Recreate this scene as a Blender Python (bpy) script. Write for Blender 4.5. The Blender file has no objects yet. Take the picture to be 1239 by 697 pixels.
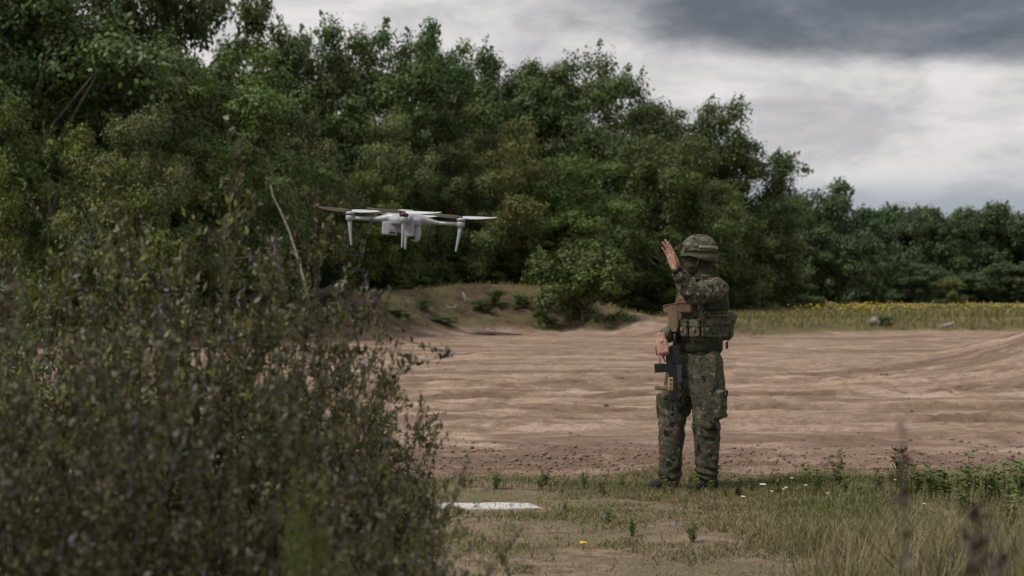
import bpy, bmesh, math, random
import numpy as np
from mathutils import Vector, Matrix, Quaternion, noise as mnoise
R = math.radians
scene = bpy.context.scene
COL = scene.collection

# ------------------------------------------------------------------ camera
FPX = 70.0 / 36.0 * 1239.0
CAMZ = 1.446
HOR = 355.0
cam_d = bpy.data.cameras.new('camera')
cam = bpy.data.objects.new('camera', cam_d)
COL.objects.link(cam)
cam.location = (0, 0, CAMZ)
cam.rotation_euler = (R(90) + math.atan((HOR - 348.5) / FPX), 0, 0)
cam_d.lens = 70.0
cam_d.sensor_width = 36.0
cam_d.clip_start = 0.1
cam_d.clip_end = 20000.0
cam_d.dof.use_dof = True
cam_d.dof.focus_distance = 14.6
cam_d.dof.aperture_fstop = 3.6
cam_d.dof.aperture_blades = 9
scene.camera = cam

def P(px, py, D):
    """photograph pixel at distance D -> world point (used to measure sizes and places)"""
    return Vector(((px - 619.5) / FPX * D, D, CAMZ + (HOR - py) / FPX * D))

# ------------------------------------------------------------------ world and sun
SUN_EL, SUN_AZ = R(52), R(238)
scene.view_settings.view_transform = 'Standard'
scene.view_settings.look = 'None'
scene.view_settings.exposure = 0.22
scene.view_settings.gamma = 1.0
scene.cycles.use_denoising = True
scene.cycles.max_bounces = 6
scene.cycles.diffuse_bounces = 3
scene.cycles.transmission_bounces = 4
scene.cycles.transparent_max_bounces = 6

class NT:
    """tiny helper to wire shader nodes"""
    def __init__(self, tree):
        self.t = tree
        self.n = tree.nodes
    def add(self, typ, **kw):
        nd = self.n.new(typ)
        for k, v in kw.items():
            setattr(nd, k, v)
        return nd
    def link(self, a, b):
        self.t.links.new(a, b)
    def setin(self, sock, v):
        if hasattr(v, 'is_output') or isinstance(v, bpy.types.NodeSocket):
            self.link(v, sock)
        elif isinstance(v, (tuple, list)) and sock.type == 'RGBA' and len(v) == 3:
            sock.default_value = (*v, 1)
        else:
            sock.default_value = v
    def math(self, op, a, b=None, c=None, clamp=False):
        nd = self.add('ShaderNodeMath', operation=op, use_clamp=clamp)
        for i, v in enumerate((a, b, c)):
            if v is not None:
                self.setin(nd.inputs[i], v)
        return nd.outputs[0]
    def mix(self, f, a, b, blend='MIX'):
        nd = self.add('ShaderNodeMix', data_type='RGBA', blend_type=blend)
        self.setin(nd.inputs[0], f)
        self.setin(nd.inputs[6], a)
        self.setin(nd.inputs[7], b)
        return nd.outputs[2]
    def noise(self, vec, scale, detail=3.0, rough=0.55, dist=0.0):
        nd = self.add('ShaderNodeTexNoise')
        if vec is not None:
            self.link(vec, nd.inputs['Vector'])
        nd.inputs['Scale'].default_value = scale
        nd.inputs['Detail'].default_value = detail
        nd.inputs['Roughness'].default_value = rough
        nd.inputs['Distortion'].default_value = dist
        return nd.outputs['Fac']
    def ramp(self, f, lo, hi, a=0.0, b=1.0, smooth=True):
        nd = self.add('ShaderNodeMapRange', interpolation_type='SMOOTHSTEP' if smooth else 'LINEAR')
        self.setin(nd.inputs['Value'], f)
        nd.inputs['From Min'].default_value = lo
        nd.inputs['From Max'].default_value = hi
        nd.inputs['To Min'].default_value = a
        nd.inputs['To Max'].default_value = b
        return nd.outputs[0]
    def mapping(self, vec, scale=(1, 1, 1), loc=(0, 0, 0), rot=(0, 0, 0)):
        nd = self.add('ShaderNodeMapping')
        self.link(vec, nd.inputs[0])
        nd.inputs['Scale'].default_value = scale
        nd.inputs['Location'].default_value = loc
        nd.inputs['Rotation'].default_value = rot
        return nd.outputs[0]

world = bpy.data.worlds.new('World')
scene.world = world
world.use_nodes = True
w = NT(world.node_tree)
w.n.clear()
sky = w.add('ShaderNodeTexSky', sky_type='NISHITA', sun_disc=False)
sky.sun_elevation = SUN_EL
sky.sun_rotation = SUN_AZ
tc = w.add('ShaderNodeTexCoord')
sep = w.add('ShaderNodeSeparateXYZ')
w.link(tc.outputs['Generated'], sep.inputs[0])
dx, dy, dz = sep.outputs
den = w.math('ADD', w.math('MAXIMUM', dz, 0.0), 0.19)
cx = w.math('DIVIDE', dx, den)
cy = w.math('DIVIDE', dy, den)
comb = w.add('ShaderNodeCombineXYZ')
w.link(cx, comb.inputs[0]); w.link(cy, comb.inputs[1])
cv = comb.outputs[0]
n_big = w.noise(w.mapping(cv, loc=(3.1, 1.7, 0)), 0.42, 4, 0.55, 0.4)
n_mid = w.noise(w.mapping(tc.outputs['Generated'], loc=(7.7, 2.2, 0.5), scale=(1, 1, 2.8)), 5.5, 6, 0.6, 0.2)
n_fin = w.noise(w.mapping(tc.outputs['Generated'], loc=(1.2, 9.2, 2.5), scale=(1, 1, 2.6)), 13.0, 7, 0.6, 0.3)
# one heavy rain cloud stands to the right: a bank of cloud placed by direction
ysafe = w.math('MAXIMUM', dy, 0.05)
az = w.math('DIVIDE', dx, ysafe)
el = w.math('DIVIDE', dz, ysafe)
wob = w.math('MULTIPLY', w.math('SUBTRACT', n_mid, 0.5), 0.05)
elw = w.math('ADD', el, wob)
edge = w.math('ADD', w.math('MULTIPLY', az, -0.085), 0.1290)
bank = w.ramp(w.math('SUBTRACT', elw, edge), -0.007, 0.014)
bank = w.math('MULTIPLY', bank, w.ramp(w.math('ADD', az, w.math('MULTIPLY', wob, 2.5)), -0.02, 0.09))
bank = w.math('MULTIPLY', bank, w.ramp(el, 0.33, 0.2))
dens = w.ramp(w.math('ADD', w.math('MULTIPLY', n_big, 0.7), w.math('MULTIPLY', n_mid, 0.35)), 0.40, 0.66)
cl_light = w.mix(w.ramp(n_fin, 0.34, 0.64), (0.50, 0.49, 0.495), (0.82, 0.785, 0.765))
cl_dark = w.mix(w.ramp(n_mid, 0.3, 0.7), (0.25, 0.255, 0.285), (0.37, 0.37, 0.40))
cl = w.mix(w.math('MULTIPLY', dens, 0.55), cl_light, cl_dark)
cl = w.mix(w.math('MULTIPLY', bank, 0.96), cl, w.mix(w.ramp(n_fin, 0.36, 0.66), (0.105, 0.122, 0.150), (0.190, 0.207, 0.242)))
# far cloud near the horizon goes grey-blue all the way round
hz = w.ramp(w.math('ADD', dz, w.math('MULTIPLY', wob, 0.4)), 0.064, 0.040)
cl = w.mix(w.math('MULTIPLY', hz, 0.75), cl, (0.235, 0.275, 0.335))
skyc = w.mix(1.0, sky.outputs[0], (0.09, 0.09, 0.09), 'MULTIPLY')
gap = w.math('MULTIPLY', w.ramp(n_big, 0.40, 0.28), 0.25)
allc = w.mix(gap, cl, skyc)
bg = w.add('ShaderNodeBackground')
w.link(allc, bg.inputs['Color'])
bg.inputs['Strength'].default_value = 1.0
wo = w.add('ShaderNodeOutputWorld')
w.link(bg.outputs[0], wo.inputs[0])

sun_d = bpy.data.lights.new('sun', 'SUN')
sun_d.energy = 2.9
sun_d.angle = R(11)
sun_d.color = (1.0, 0.93, 0.84)
sun = bpy.data.objects.new('sun', sun_d)
COL.objects.link(sun)
to_sun = Vector((math.sin(SUN_AZ) * math.cos(SUN_EL), math.cos(SUN_AZ) * math.cos(SUN_EL), math.sin(SUN_EL)))
sun.rotation_euler = to_sun.to_track_quat('Z', 'Y').to_euler()
sun.location = (0, 0, 60)

# ------------------------------------------------------------------ generic helpers
def tag(o, label=None, cat=None, group=None, kind=None):
    if label: o['label'] = label
    if cat: o['category'] = cat
    if group: o['group'] = group
    if kind: o['kind'] = kind
    return o

def link(o, parent=None):
    COL.objects.link(o)
    if parent is not None:
        o.parent = parent
    return o

def empty(name, loc, label, cat, group=None, rz=0.0):
    o = bpy.data.objects.new(name, None)
    o.empty_display_size = 0.2
    o.location = loc
    o.rotation_euler = (0, 0, rz)
    link(o)
    return tag(o, label, cat, group)

def np_mesh(name, verts, faces, mat=None, smooth=False, attrs=None):
    """verts (N,3), faces (M,k) all the same size"""
    verts = np.asarray(verts, dtype=np.float32)
    faces = np.asarray(faces, dtype=np.int32)
    me = bpy.data.meshes.new(name)
    me.vertices.add(len(verts))
    me.vertices.foreach_set('co', verts.ravel())
    k = faces.shape[1]
    me.loops.add(faces.size)
    me.loops.foreach_set('vertex_index', faces.ravel())
    me.polygons.add(len(faces))
    me.polygons.foreach_set('loop_start', np.arange(0, faces.size, k, dtype=np.int32))
    me.update(calc_edges=True)
    me.polygons.foreach_set('use_smooth', np.full(len(faces), smooth, dtype=bool))
    for an, (dom, arr) in (attrs or {}).items():
        a = me.attributes.new(an, 'FLOAT', dom)
        a.data.foreach_set('value', np.asarray(arr, dtype=np.float32))
    if mat is not None:
        me.materials.append(mat)
    return me

def pd_mesh(name, verts, faces, mat=None, smooth=False):
    me = bpy.data.meshes.new(name)
    me.from_pydata([tuple(v) for v in verts], [], faces)
    if smooth:
        me.polygons.foreach_set('use_smooth', [True] * len(me.polygons))
    if mat is not None:
        me.materials.append(mat)
    me.update()
    return me

def obj(name, me, parent=None, loc=None):
    o = bpy.data.objects.new(name, me)
    if loc is not None:
        o.location = loc
    return link(o, parent)

def frame_for(t, ref):
    t = t.normalized()
    a = ref - t * ref.dot(t)
    if a.length < 1e-4:
        a = t.orthogonal()
    a.normalize()
    return a, t.cross(a)

def tube(pts, rad, n=12, ref=Vector((0, 0, 1)), power=2.0):
    """capped tube; rad entries are r or (a,b): a along ref, b across"""
    pts = [Vector(p) for p in pts]
    verts, faces = [], []
    m = len(pts)
    for i, p in enumerate(pts):
        t = (pts[min(i + 1, m - 1)] - pts[max(i - 1, 0)])
        A, B = frame_for(t, Vector(ref))
        r = rad[i]
        a, b = r if isinstance(r, (tuple, list)) else (r, r)
        for k in range(n):
            th = 2 * math.pi * k / n
            c, s = math.cos(th), math.sin(th)
            if power != 2.0:
                c = math.copysign(abs(c) ** (2 / power), c)
                s = math.copysign(abs(s) ** (2 / power), s)
            verts.append(p + A * (a * c) + B * (b * s))
    for i in range(m - 1):
        for k in range(n):
            k2 = (k + 1) % n
            faces.append((i * n + k, i * n + k2, (i + 1) * n + k2, (i + 1) * n + k))
    faces.append(tuple(reversed(range(n))))
    faces.append(tuple(range((m - 1) * n, m * n)))
    return verts, faces

def rtube(pts, rad, n=12, ref=Vector((0, 0, 1)), **kw):
    """tube with rounded ends"""
    pts = [Vector(p) for p in pts]
    def sc(r, f):
        return (r[0] * f, r[1] * f) if isinstance(r, (tuple, list)) else r * f
    def mn(r):
        return min(r) if isinstance(r, (tuple, list)) else r
    d0 = (pts[0] - pts[1]).normalized(); d1 = (pts[-1] - pts[-2]).normalized()
    a = [pts[0] + d0 * mn(rad[0]) * f for f in (0.95, 0.75, 0.4)]
    b = [pts[-1] + d1 * mn(rad[-1]) * f for f in (0.4, 0.75, 0.95)]
    ra = [sc(rad[0], f) for f in (0.3, 0.66, 0.91)]
    rb = [sc(rad[-1], f) for f in (0.91, 0.66, 0.3)]
    return tube(a + pts + b, ra + list(rad) + rb, n, ref, **kw)

def rings(rows, n=20, power=2.0):
    """loft of explicit rings: (center, axisA, axisB)"""
    verts, faces = [], []
    for c, A, B in rows:
        c, A, B = Vector(c), Vector(A), Vector(B)
        for k in range(n):
            th = 2 * math.pi * k / n
            x, y = math.cos(th), math.sin(th)
            if power != 2.0:
                x = math.copysign(abs(x) ** (2 / power), x)
                y = math.copysign(abs(y) ** (2 / power), y)
            verts.append(c + A * x + B * y)
    m = len(rows)
    for i in range(m - 1):
        for k in range(n):
            k2 = (k + 1) % n
            faces.append((i * n + k, i * n + k2, (i + 1) * n + k2, (i + 1) * n + k))
    faces.append(tuple(reversed(range(n))))
    faces.append(tuple(range((m - 1) * n, m * n)))
    return verts, faces

def rbox(c, size, rot=None, bev=0.2):
    """box with chamfered edges; rot: 3x3 or None"""
    sx, sy, sz = [s / 2 for s in size]
    b = bev * min(sx, sy, sz)
    verts, faces = [], []
    lv = [(-sz, b), (-sz + b, 0), (sz - b, 0), (sz, b)]
    for z, ins in lv:
        x, y = sx - ins, sy - ins
        for (px, py) in ((x - b, y), (x, y - b), (x, -y + b), (x - b, -y), (-x + b, -y), (-x, -y + b), (-x, y - b), (-x + b, y)):
            verts.append(Vector((px, py, z)))
    for i in range(3):
        for k in range(8):
            k2 = (k + 1) % 8
            faces.append((i * 8 + k2, i * 8 + k, (i + 1) * 8 + k, (i + 1) * 8 + k2))
    faces.append(tuple(range(8)))
    faces.append(tuple(reversed(range(24, 32))))
    M = rot if rot is not None else Matrix.Identity(3)
    return [M @ v + Vector(c) for v in verts], faces

def join(parts):
    verts, faces = [], []
    for v, f in parts:
        o = len(verts)
        verts += list(v)
        faces += [tuple(i + o for i in q) for q in f]
    return verts, faces

def solid(name, parts, voxel, mat, parent, smooth=2, disp=None, sfac=0.5, decimate=None):
    """union of closed shapes -> one continuous smooth mesh"""
    v, f = join(parts)
    me = pd_mesh(name + '_src', v, f)
    tmp = bpy.data.objects.new(name + '_src', me)
    COL.objects.link(tmp)
    md = tmp.modifiers.new('r', 'REMESH'); md.mode = 'VOXEL'; md.voxel_size = voxel; md.use_smooth_shade = True
    if smooth:
        ms = tmp.modifiers.new('s', 'SMOOTH'); ms.iterations = smooth; ms.factor = sfac
    if decimate:
        mdd = tmp.modifiers.new('d', 'DECIMATE'); mdd.ratio = decimate
    dg = bpy.context.evaluated_depsgraph_get()
    out = bpy.data.meshes.new_from_object(tmp.evaluated_get(dg))
    out.name = name
    bpy.data.objects.remove(tmp)
    bpy.data.meshes.remove(me)
    if disp:
        nv = len(out.vertices)
        nor = [v.normal.copy() for v in out.vertices]
        for i, vv in enumerate(out.vertices):
            vv.co += nor[i] * disp(vv.co)
    out.polygons.foreach_set('use_smooth', [True] * len(out.polygons))
    out.materials.clear()
    out.materials.append(mat)
    out.update()
    return obj(name, out, parent)

# ------------------------------------------------------------------ materials
def new_mat(name):
    m = bpy.data.materials.new(name)
    m.use_nodes = True
    t = NT(m.node_tree)
    t.n.clear()
    out = t.add('ShaderNodeOutputMaterial')
    b = t.add('ShaderNodeBsdfPrincipled')
    t.link(b.outputs[0], out.inputs[0])
    return m, t, b, out

def simple_mat(name, col, rough=0.6, metal=0.0, vary=0.15, scale=25.0, bump=0.0, spec=0.4):
    m, t, b, out = new_mat(name)
    tcn = t.add('ShaderNodeTexCoord').outputs['Object']
    f = t.noise(tcn, scale, 4)
    lo = tuple(c * (1 - vary) for c in col); hi = tuple(min(1, c * (1 + vary)) for c in col)
    t.setin(b.inputs['Base Color'], t.mix(t.ramp(f, 0.3, 0.7), lo, hi))
    b.inputs['Roughness'].default_value = rough
    b.inputs['Metallic'].default_value = metal
    b.inputs['Specular IOR Level'].default_value = spec
    if bump:
        bn = t.add('ShaderNodeBump'); bn.inputs['Strength'].default_value = bump; bn.inputs['Distance'].default_value = 0.01
        t.link(f, bn.inputs['Height']); t.link(bn.outputs[0], b.inputs['Normal'])
    return m

def leaf_mat(name, dark, light, tint=None, transl=0.22, rough=0.5, tree_var=0.25):
    """leaf colour varies leaf by leaf, clump by clump and plant by plant"""
    m, t, b, out = new_mat(name)
    va = t.add('ShaderNodeAttribute', attribute_name='var').outputs['Fac']
    oi = t.add('ShaderNodeObjectInfo').outputs['Random']
    c = t.mix(va, dark, light)
    if tint:
        ta = t.add('ShaderNodeAttribute', attribute_name='tint').outputs['Fac']
        c = t.mix(ta, c, tint)
    hsv = t.add('ShaderNodeHueSaturation')
    t.link(t.math('ADD', t.math('MULTIPLY', oi, 0.03), 0.485), hsv.inputs['Hue'])
    t.link(t.math('ADD', t.math('MULTIPLY', oi, tree_var * 2), 1 - tree_var), hsv.inputs['Value'])
    t.link(c, hsv.inputs['Color'])
    c = hsv.outputs[0]
    t.link(c, b.inputs['Base Color'])
    b.inputs['Roughness'].default_value = rough
    b.inputs['Specular IOR Level'].default_value = 0.35
    if transl:
        tr = t.add('ShaderNodeBsdfTranslucent')
        t.link(t.mix(0.5, c, (0.10, 0.13, 0.02)), tr.inputs['Color'])
        mx = t.add('ShaderNodeMixShader')
        mx.inputs[0].default_value = transl
        t.link(b.outputs[0], mx.inputs[1]); t.link(tr.outputs[0], mx.inputs[2])
        t.link(mx.outputs[0], out.inputs[0])
    return m

M = {}
M['oak'] = leaf_mat('oak_leaves', (0.031, 0.062, 0.016), (0.086, 0.132, 0.031))
M['mid'] = leaf_mat('green_leaves', (0.044, 0.078, 0.016), (0.118, 0.168, 0.036))
M['olive'] = leaf_mat('willow_leaves', (0.060, 0.084, 0.026), (0.140, 0.170, 0.058))
M['bright'] = leaf_mat('bright_leaves', (0.070, 0.100, 0.018), (0.165, 0.195, 0.040))
M['yellowish'] = leaf_mat('birch_leaves', (0.064, 0.080, 0.020), (0.155, 0.162, 0.042))
M['far'] = leaf_mat('distant_leaves', (0.028, 0.056, 0.021), (0.068, 0.106, 0.036))
M['bark'] = simple_mat('bark', (0.075, 0.062, 0.05), 0.9, vary=0.4, scale=6)
M['palebark'] = simple_mat('birch_bark', (0.42, 0.40, 0.37), 0.8, vary=0.3, scale=9)
M['greybark'] = simple_mat('grey_dead_bark', (0.24, 0.228, 0.205), 0.85, vary=0.3, scale=9)
M['deadwood'] = simple_mat('weathered_wood', (0.060, 0.057, 0.048), 0.9, vary=0.4, scale=5, bump=0.5)
M['darkwood'] = simple_mat('damp_wood', (0.07, 0.055, 0.045), 0.9, vary=0.4, scale=5)

rng = np.random.default_rng(11)

# ------------------------------------------------------------------ terrain
def sstep(x, a, b):
    t = np.clip((x - a) / (b - a), 0, 1)
    return t * t * (3 - 2 * t)

class VNoise:
    """cheap 2-D value noise, vectorised"""
    def __init__(self, seed):
        self.g = np.random.default_rng(seed).random((256, 256)).astype(np.float32)
    def __call__(self, x, y):
        xi = np.floor(x).astype(int); yi = np.floor(y).astype(int)
        fx = x - xi; fy = y - yi
        fx = fx * fx * (3 - 2 * fx); fy = fy * fy * (3 - 2 * fy)
        a = self.g[yi & 255, xi & 255]; b = self.g[yi & 255, (xi + 1) & 255]
        c = self.g[(yi + 1) & 255, xi & 255]; d = self.g[(yi + 1) & 255, (xi + 1) & 255]
        return (a * (1 - fx) + b * fx) * (1 - fy) + (c * (1 - fx) + d * fx) * fy
VN = [VNoise(s) for s in range(8)]
def fbm(x, y, f, octv=4, k=0):
    s = 0; a = 0.5
    for i in range(octv):
        s = s + a * (VN[(i + k) % 8](x * f + 17.3 * i, y * f + 5.1 * i) - 0.5)
        f *= 2.1; a *= 0.52
    return s

BX = [-60, -8, -5, -3.5, -1.7, 1.8, 3.7, 5.5, 7.8, 12, 18, 60]
BY = [50, 58, 61, 65.5, 68.5, 71, 69, 60, 63, 69, 71.5, 74]
BW = [9, 8, 8, 7, 7, 5, 8, 16, 11, 8, 7, 8]
BH = [1.5, 1.5, 1.5, 1.6, 1.8, 1.75, 1.0, 0.52, 0.5, 0.5, 0.5, 0.5]
def bank_edge(X):
    return np.interp(X, BX, BY), np.interp(X, BX, BW), np.interp(X, BX, BH)

# wheel ruts: Y = y0 + a*X + b*sin(c*X+d) (+ bend towards the heap on the right)
RUTS = []
rr = random.Random(5)
for y0 in (19.6, 20.2, 21.3, 21.7, 24.2, 24.6, 27.2, 30.5, 31.3, 36.0, 40.5, 47):
    for k in (0, 1):
        RUTS.append((y0 + k * rr.uniform(0.9, 1.6), rr.uniform(-0.07, 0.05), rr.uniform(0.1, 0.6), rr.uniform(0.15, 0.45), rr.uniform(0, 6),
                     rr.uniform(0.06, 0.17), rr.uniform(0.03, 0.10), rr.uniform(-0.03, 0.35), rr.uniform(-8, 3), rr.uniform(3, 14)))

def rut_fields(X, Y):
    h = np.zeros_like(X); dark = np.zeros_like(X)
    for (y0, a, b, c, d, wd, dep, bend, xs, xl) in RUTS:
        bx = np.clip(X - 1.5, 0, None)
        yc = y0 + a * X + b * np.sin(c * X + d) + bend * bx * bx * 0.03
        dd = (Y - yc - 0.10 * (VN[6](X * 1.7 + y0, Y * 0) - 0.5)) / wd
        m = np.abs(dd) < 6
        env = sstep(X, xs - 1.5, xs + 1.0) * sstep(-X, -(xs + xl) - 1.5, -(xs + xl) + 1.0)
        env = env * (0.25 + 1.0 * VN[3](X * 0.9 + y0, Y * 0.3 + y0) + 0.5 * VN[5](X * 4.0 + y0, Y * 2.0))
        prof = -np.exp(-dd * dd) + 0.75 * np.exp(-(dd - 2.0) ** 2) + 0.45 * np.exp(-(dd + 2.0) ** 2)
        tread = 1 + 0.5 * np.sin(X * 26 + y0 * 3) * (np.abs(dd) < 1.3)
        h += np.where(m, prof * dep * env * tread, 0)
        dark += np.where(m, np.exp(-dd * dd * 0.8) * env * dep / 0.07, 0)
    return h, dark

def terrain(X, Y, detail=True):
    X = np.asarray(X, dtype=np.float64); Y = np.asarray(Y, dtype=np.float64)
    yb, bw, bh = bank_edge(X)
    ybn = yb + 2.2 * fbm(X, Y * 0.3, 0.35, 3, 2)
    up = sstep(Y, ybn, ybn + bw)
    h = bh * up
    # track that climbs gently out of the pit
    h = h + up * (1 - up) * 1.3 * fbm(X, Y, 0.8, 5, 1)
    # sand heap to the right
    h = h + 1.40 * np.exp(-((X - 11.5) / 3.4) ** 2 - ((Y - 33.8) / 5.0) ** 2) * (1 + 0.35 * fbm(X, Y, 0.7, 4, 4))
    # small spoil heap near the heap's foot
    h = h + 0.25 * np.exp(-((X - 9.2) / 1.4) ** 2 - ((Y - 29.0) / 1.8) ** 2)
    # meadow rolls a little, far land rises into low woodland ground
    h = h + 0.12 * sstep(Y, 95, 140) * fbm(X, Y, 0.06, 3, 3)
    pit = sstep(Y, 15.2, 16.6) * (1 - up)
    h = h + 0.12 * pit * fbm(X * 0.7, Y, 0.25, 2, 0)
    if detail:
        near = sstep(-Y, -120, -80)
        rh, rd = rut_fields(X, Y)
        h = h + rh * sstep(Y, 17.5, 19.0) * (1 - up) * 1.0
        churn = np.exp(-((Y - 17.2) / 1.15) ** 2)
        c2 = fbm(X, Y, 2.6, 4, 5)
        h = h + 0.17 * churn * c2 + 0.07 * churn * fbm(X, Y, 7.0, 3, 0) + 0.035 * near * fbm(X, Y, 1.3, 4, 2) * (1 - 0.5 * pit)
        h = h + 0.035 * pit * fbm(X, Y, 1.4, 4, 6) + 0.05 * pit * fbm(X, Y, 4.3, 3, 1)
        verge = 1 - sstep(Y, 14.8, 16.2)
        h = h + 0.05 * verge * fbm(X, Y, 0.8, 3, 7)
        return h, dict(up=up, ramp=np.exp(-np.abs((X - 5.5) / 1.7) ** 4) * (1 - sstep(Y, 74, 80)), pit=pit, rd=rd, churn=churn, verge=verge)
    return h

def hgt(x, y):
    return float(terrain(np.array([x]), np.array([y]))[0][0])

def axis(segs):
    out = [segs[0][0]]
    for a, b, st in segs:
        n = max(1, int(round((b - a) / st)))
        out += list(a + (b - a) * np.arange(1, n + 1) / n)
    return np.array(out)
gx = axis([(-3000, -400, 400), (-400, -60, 40), (-60, -14, 3), (-14, -9, 0.5), (-9, -6, 0.16), (-6, 10.5, 0.075), (10.5, 16, 0.2), (16, 30, 0.6), (30, 60, 3), (60, 400, 40), (400, 3000, 400)])
gy = axis([(-400, -40, 60), (-40, 2, 4), (2, 9, 0.2), (9, 13.5, 0.09), (13.5, 19.5, 0.06), (19.5, 30, 0.085), (30, 48, 0.14), (48, 80, 0.3), (80, 120, 1.5), (120, 260, 6), (260, 6000, 400)])
GX, GY = np.meshgrid(gx, gy)
GH, GA = terrain(GX, GY)
nx, ny = len(gx), len(gy)
verts = np.stack([GX.ravel(), GY.ravel(), GH.ravel()], 1)
ii = (np.arange(ny - 1)[:, None] * nx + np.arange(nx - 1)[None, :]).ravel()
gfaces = np.stack([ii, ii + 1, ii + nx + 1, ii + nx], 1)

m, t, b, out = new_mat('ground')
M['ground'] = m
pos = t.add('ShaderNodeNewGeometry').outputs['Position']
def attr(n): return t.add('ShaderNodeAttribute', attribute_name=n).outputs['Fac']
a_pit, a_verge, a_up, a_rd, a_churn, a_bank = (attr(n) for n in ('pit', 'verge', 'up', 'rd', 'churn', 'bank'))
st2 = t.mapping(pos, scale=(0.30, 1.0, 1.0), loc=(4, 2, 0), rot=(0, 0, 0.06))
nA = t.noise(t.mapping(pos, scale=(0.6, 1.0, 1.0)), 0.42, 8, 0.66, 1.2)
nB = t.noise(st2, 1.9, 5, 0.6, 0.2)
nC = t.noise(pos, 7.0, 5, 0.6)
nD = t.noise(pos, 38.0, 4, 0.6)
nE = t.noise(pos, 1.1, 5, 0.6)
dry = t.mix(t.ramp(nB, 0.36, 0.64), (0.225, 0.160, 0.118), (0.385, 0.290, 0.226))
damp = t.mix(t.ramp(nC, 0.3, 0.7), (0.105, 0.068, 0.048), (0.185, 0.127, 0.094))
dampf = t.math('ADD', t.math('MULTIPLY', t.ramp(nA, 0.46, 0.60), 0.85), t.math('MULTIPLY', a_rd, 0.6), clamp=True)
dampf = t.math('ADD', dampf, t.math('MULTIPLY', a_churn, 0.55), clamp=True)
sand = t.mix(dampf, dry, damp)
sand = t.mix(t.ramp(nD, 0.42, 0.75, 0, 0.45), sand, (0.135, 0.092, 0.068))
nF = t.noise(t.mapping(pos, scale=(0.6, 1, 1)), 2.6, 7, 0.68, 0.6)
sand = t.mix(t.ramp(nC, 0.50, 0.62, 0, 0.45), sand, (0.150, 0.102, 0.074))
sand = t.mix(t.ramp(nF, 0.50, 0.64, 0, 0.75), sand, (0.150, 0.100, 0.073))
sand = t.mix(t.ramp(nF, 0.46, 0.30, 0, 0.5), sand, (0.43, 0.340, 0.275))
soil = t.mix(t.ramp(nC, 0.3, 0.72), (0.105, 0.075, 0.052), (0.270, 0.205, 0.152))
thatch = t.mix(t.ramp(nD, 0.3, 0.7), (0.080, 0.070, 0.036), (0.180, 0.152, 0.088))
verge_c = t.mix(t.ramp(t.math('ADD', t.math('MULTIPLY', nE, 0.7), t.math('MULTIPLY', nC, 0.3)), 0.44, 0.60), soil, thatch)
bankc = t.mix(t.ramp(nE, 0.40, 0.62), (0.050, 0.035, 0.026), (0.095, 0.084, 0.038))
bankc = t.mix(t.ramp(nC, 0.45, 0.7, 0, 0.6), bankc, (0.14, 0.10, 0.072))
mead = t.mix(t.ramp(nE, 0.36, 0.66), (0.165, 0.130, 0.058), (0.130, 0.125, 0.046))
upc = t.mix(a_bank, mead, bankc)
fpit = t.ramp(t.math('ADD', a_pit, t.math('MULTIPLY', t.math('SUBTRACT', nC, 0.5), 0.6)), 0.35, 0.65)
fup = t.ramp(t.math('ADD', a_up, t.math('MULTIPLY', t.math('SUBTRACT', nC, 0.5), 0.45)), 0.03, 0.22)
col = t.mix(fpit, verge_c, sand)
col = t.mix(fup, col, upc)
t.link(col, b.inputs['Base Color'])
b.inputs['Roughness'].default_value = 0.95
b.inputs['Specular IOR Level'].default_value = 0.15
bn = t.add('ShaderNodeBump'); bn.inputs['Strength'].default_value = 0.85; bn.inputs['Distance'].default_value = 0.05
hh = t.math('ADD', t.math('MULTIPLY', nC, 1.1), t.math('MULTIPLY', nD, 0.5))
hh = t.math('ADD', hh, t.math('ADD', t.math('MULTIPLY', nB, 0.25), t.math('MULTIPLY', nF, 1.6)))
t.link(hh, bn.inputs['Height']); t.link(bn.outputs[0], b.inputs['Normal'])

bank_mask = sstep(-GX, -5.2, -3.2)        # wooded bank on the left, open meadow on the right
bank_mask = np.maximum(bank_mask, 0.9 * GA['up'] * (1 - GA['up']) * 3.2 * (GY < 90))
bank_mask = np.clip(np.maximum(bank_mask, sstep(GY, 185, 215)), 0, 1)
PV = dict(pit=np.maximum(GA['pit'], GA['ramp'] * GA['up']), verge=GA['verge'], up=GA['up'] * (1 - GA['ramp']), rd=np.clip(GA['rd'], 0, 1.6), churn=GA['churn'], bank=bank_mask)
def sub_ground(name, mask_faces):
    f = gfaces[mask_faces]
    used = np.unique(f)
    remap = np.full(len(verts), -1, dtype=np.int64); remap[used] = np.arange(len(used))
    me = np_mesh(name, verts[used], remap[f], M['ground'], True,
                 {k: ('POINT', v.ravel()[used]) for k, v in PV.items()})
    o = obj(name, me)
    o['kind'] = 'structure'
    return o
fcx = (GX[:-1, :-1] + GX[1:, 1:]).ravel() / 2
fcy = (GY[:-1, :-1] + GY[1:, 1:]).ravel() / 2
fup_ = GA['up'][:-1, :-1].ravel()
m_verge = fcy < 15.8
m_up = (~m_verge) & (fup_ > 0.2)
m_heap = (~m_verge) & (~m_up) & (((fcx - 11.6) / 5.2) ** 2 + ((fcy - 33.2) / 9.0) ** 2 < 1)
m_pit = ~(m_verge | m_up | m_heap)
m_bank = m_up & (fcx < 4.4) & (fcy < 120)
sub_ground('grass_verge', m_verge)
sub_ground('sand_track', m_pit)
sub_ground('sand_mound', m_heap)
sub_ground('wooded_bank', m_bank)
sub_ground('meadow', m_up & ~m_bank)

# ------------------------------------------------------------------ leaves and trees
def unit(v):
    return v / np.maximum(np.linalg.norm(v, axis=1, keepdims=True), 1e-9)

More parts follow.
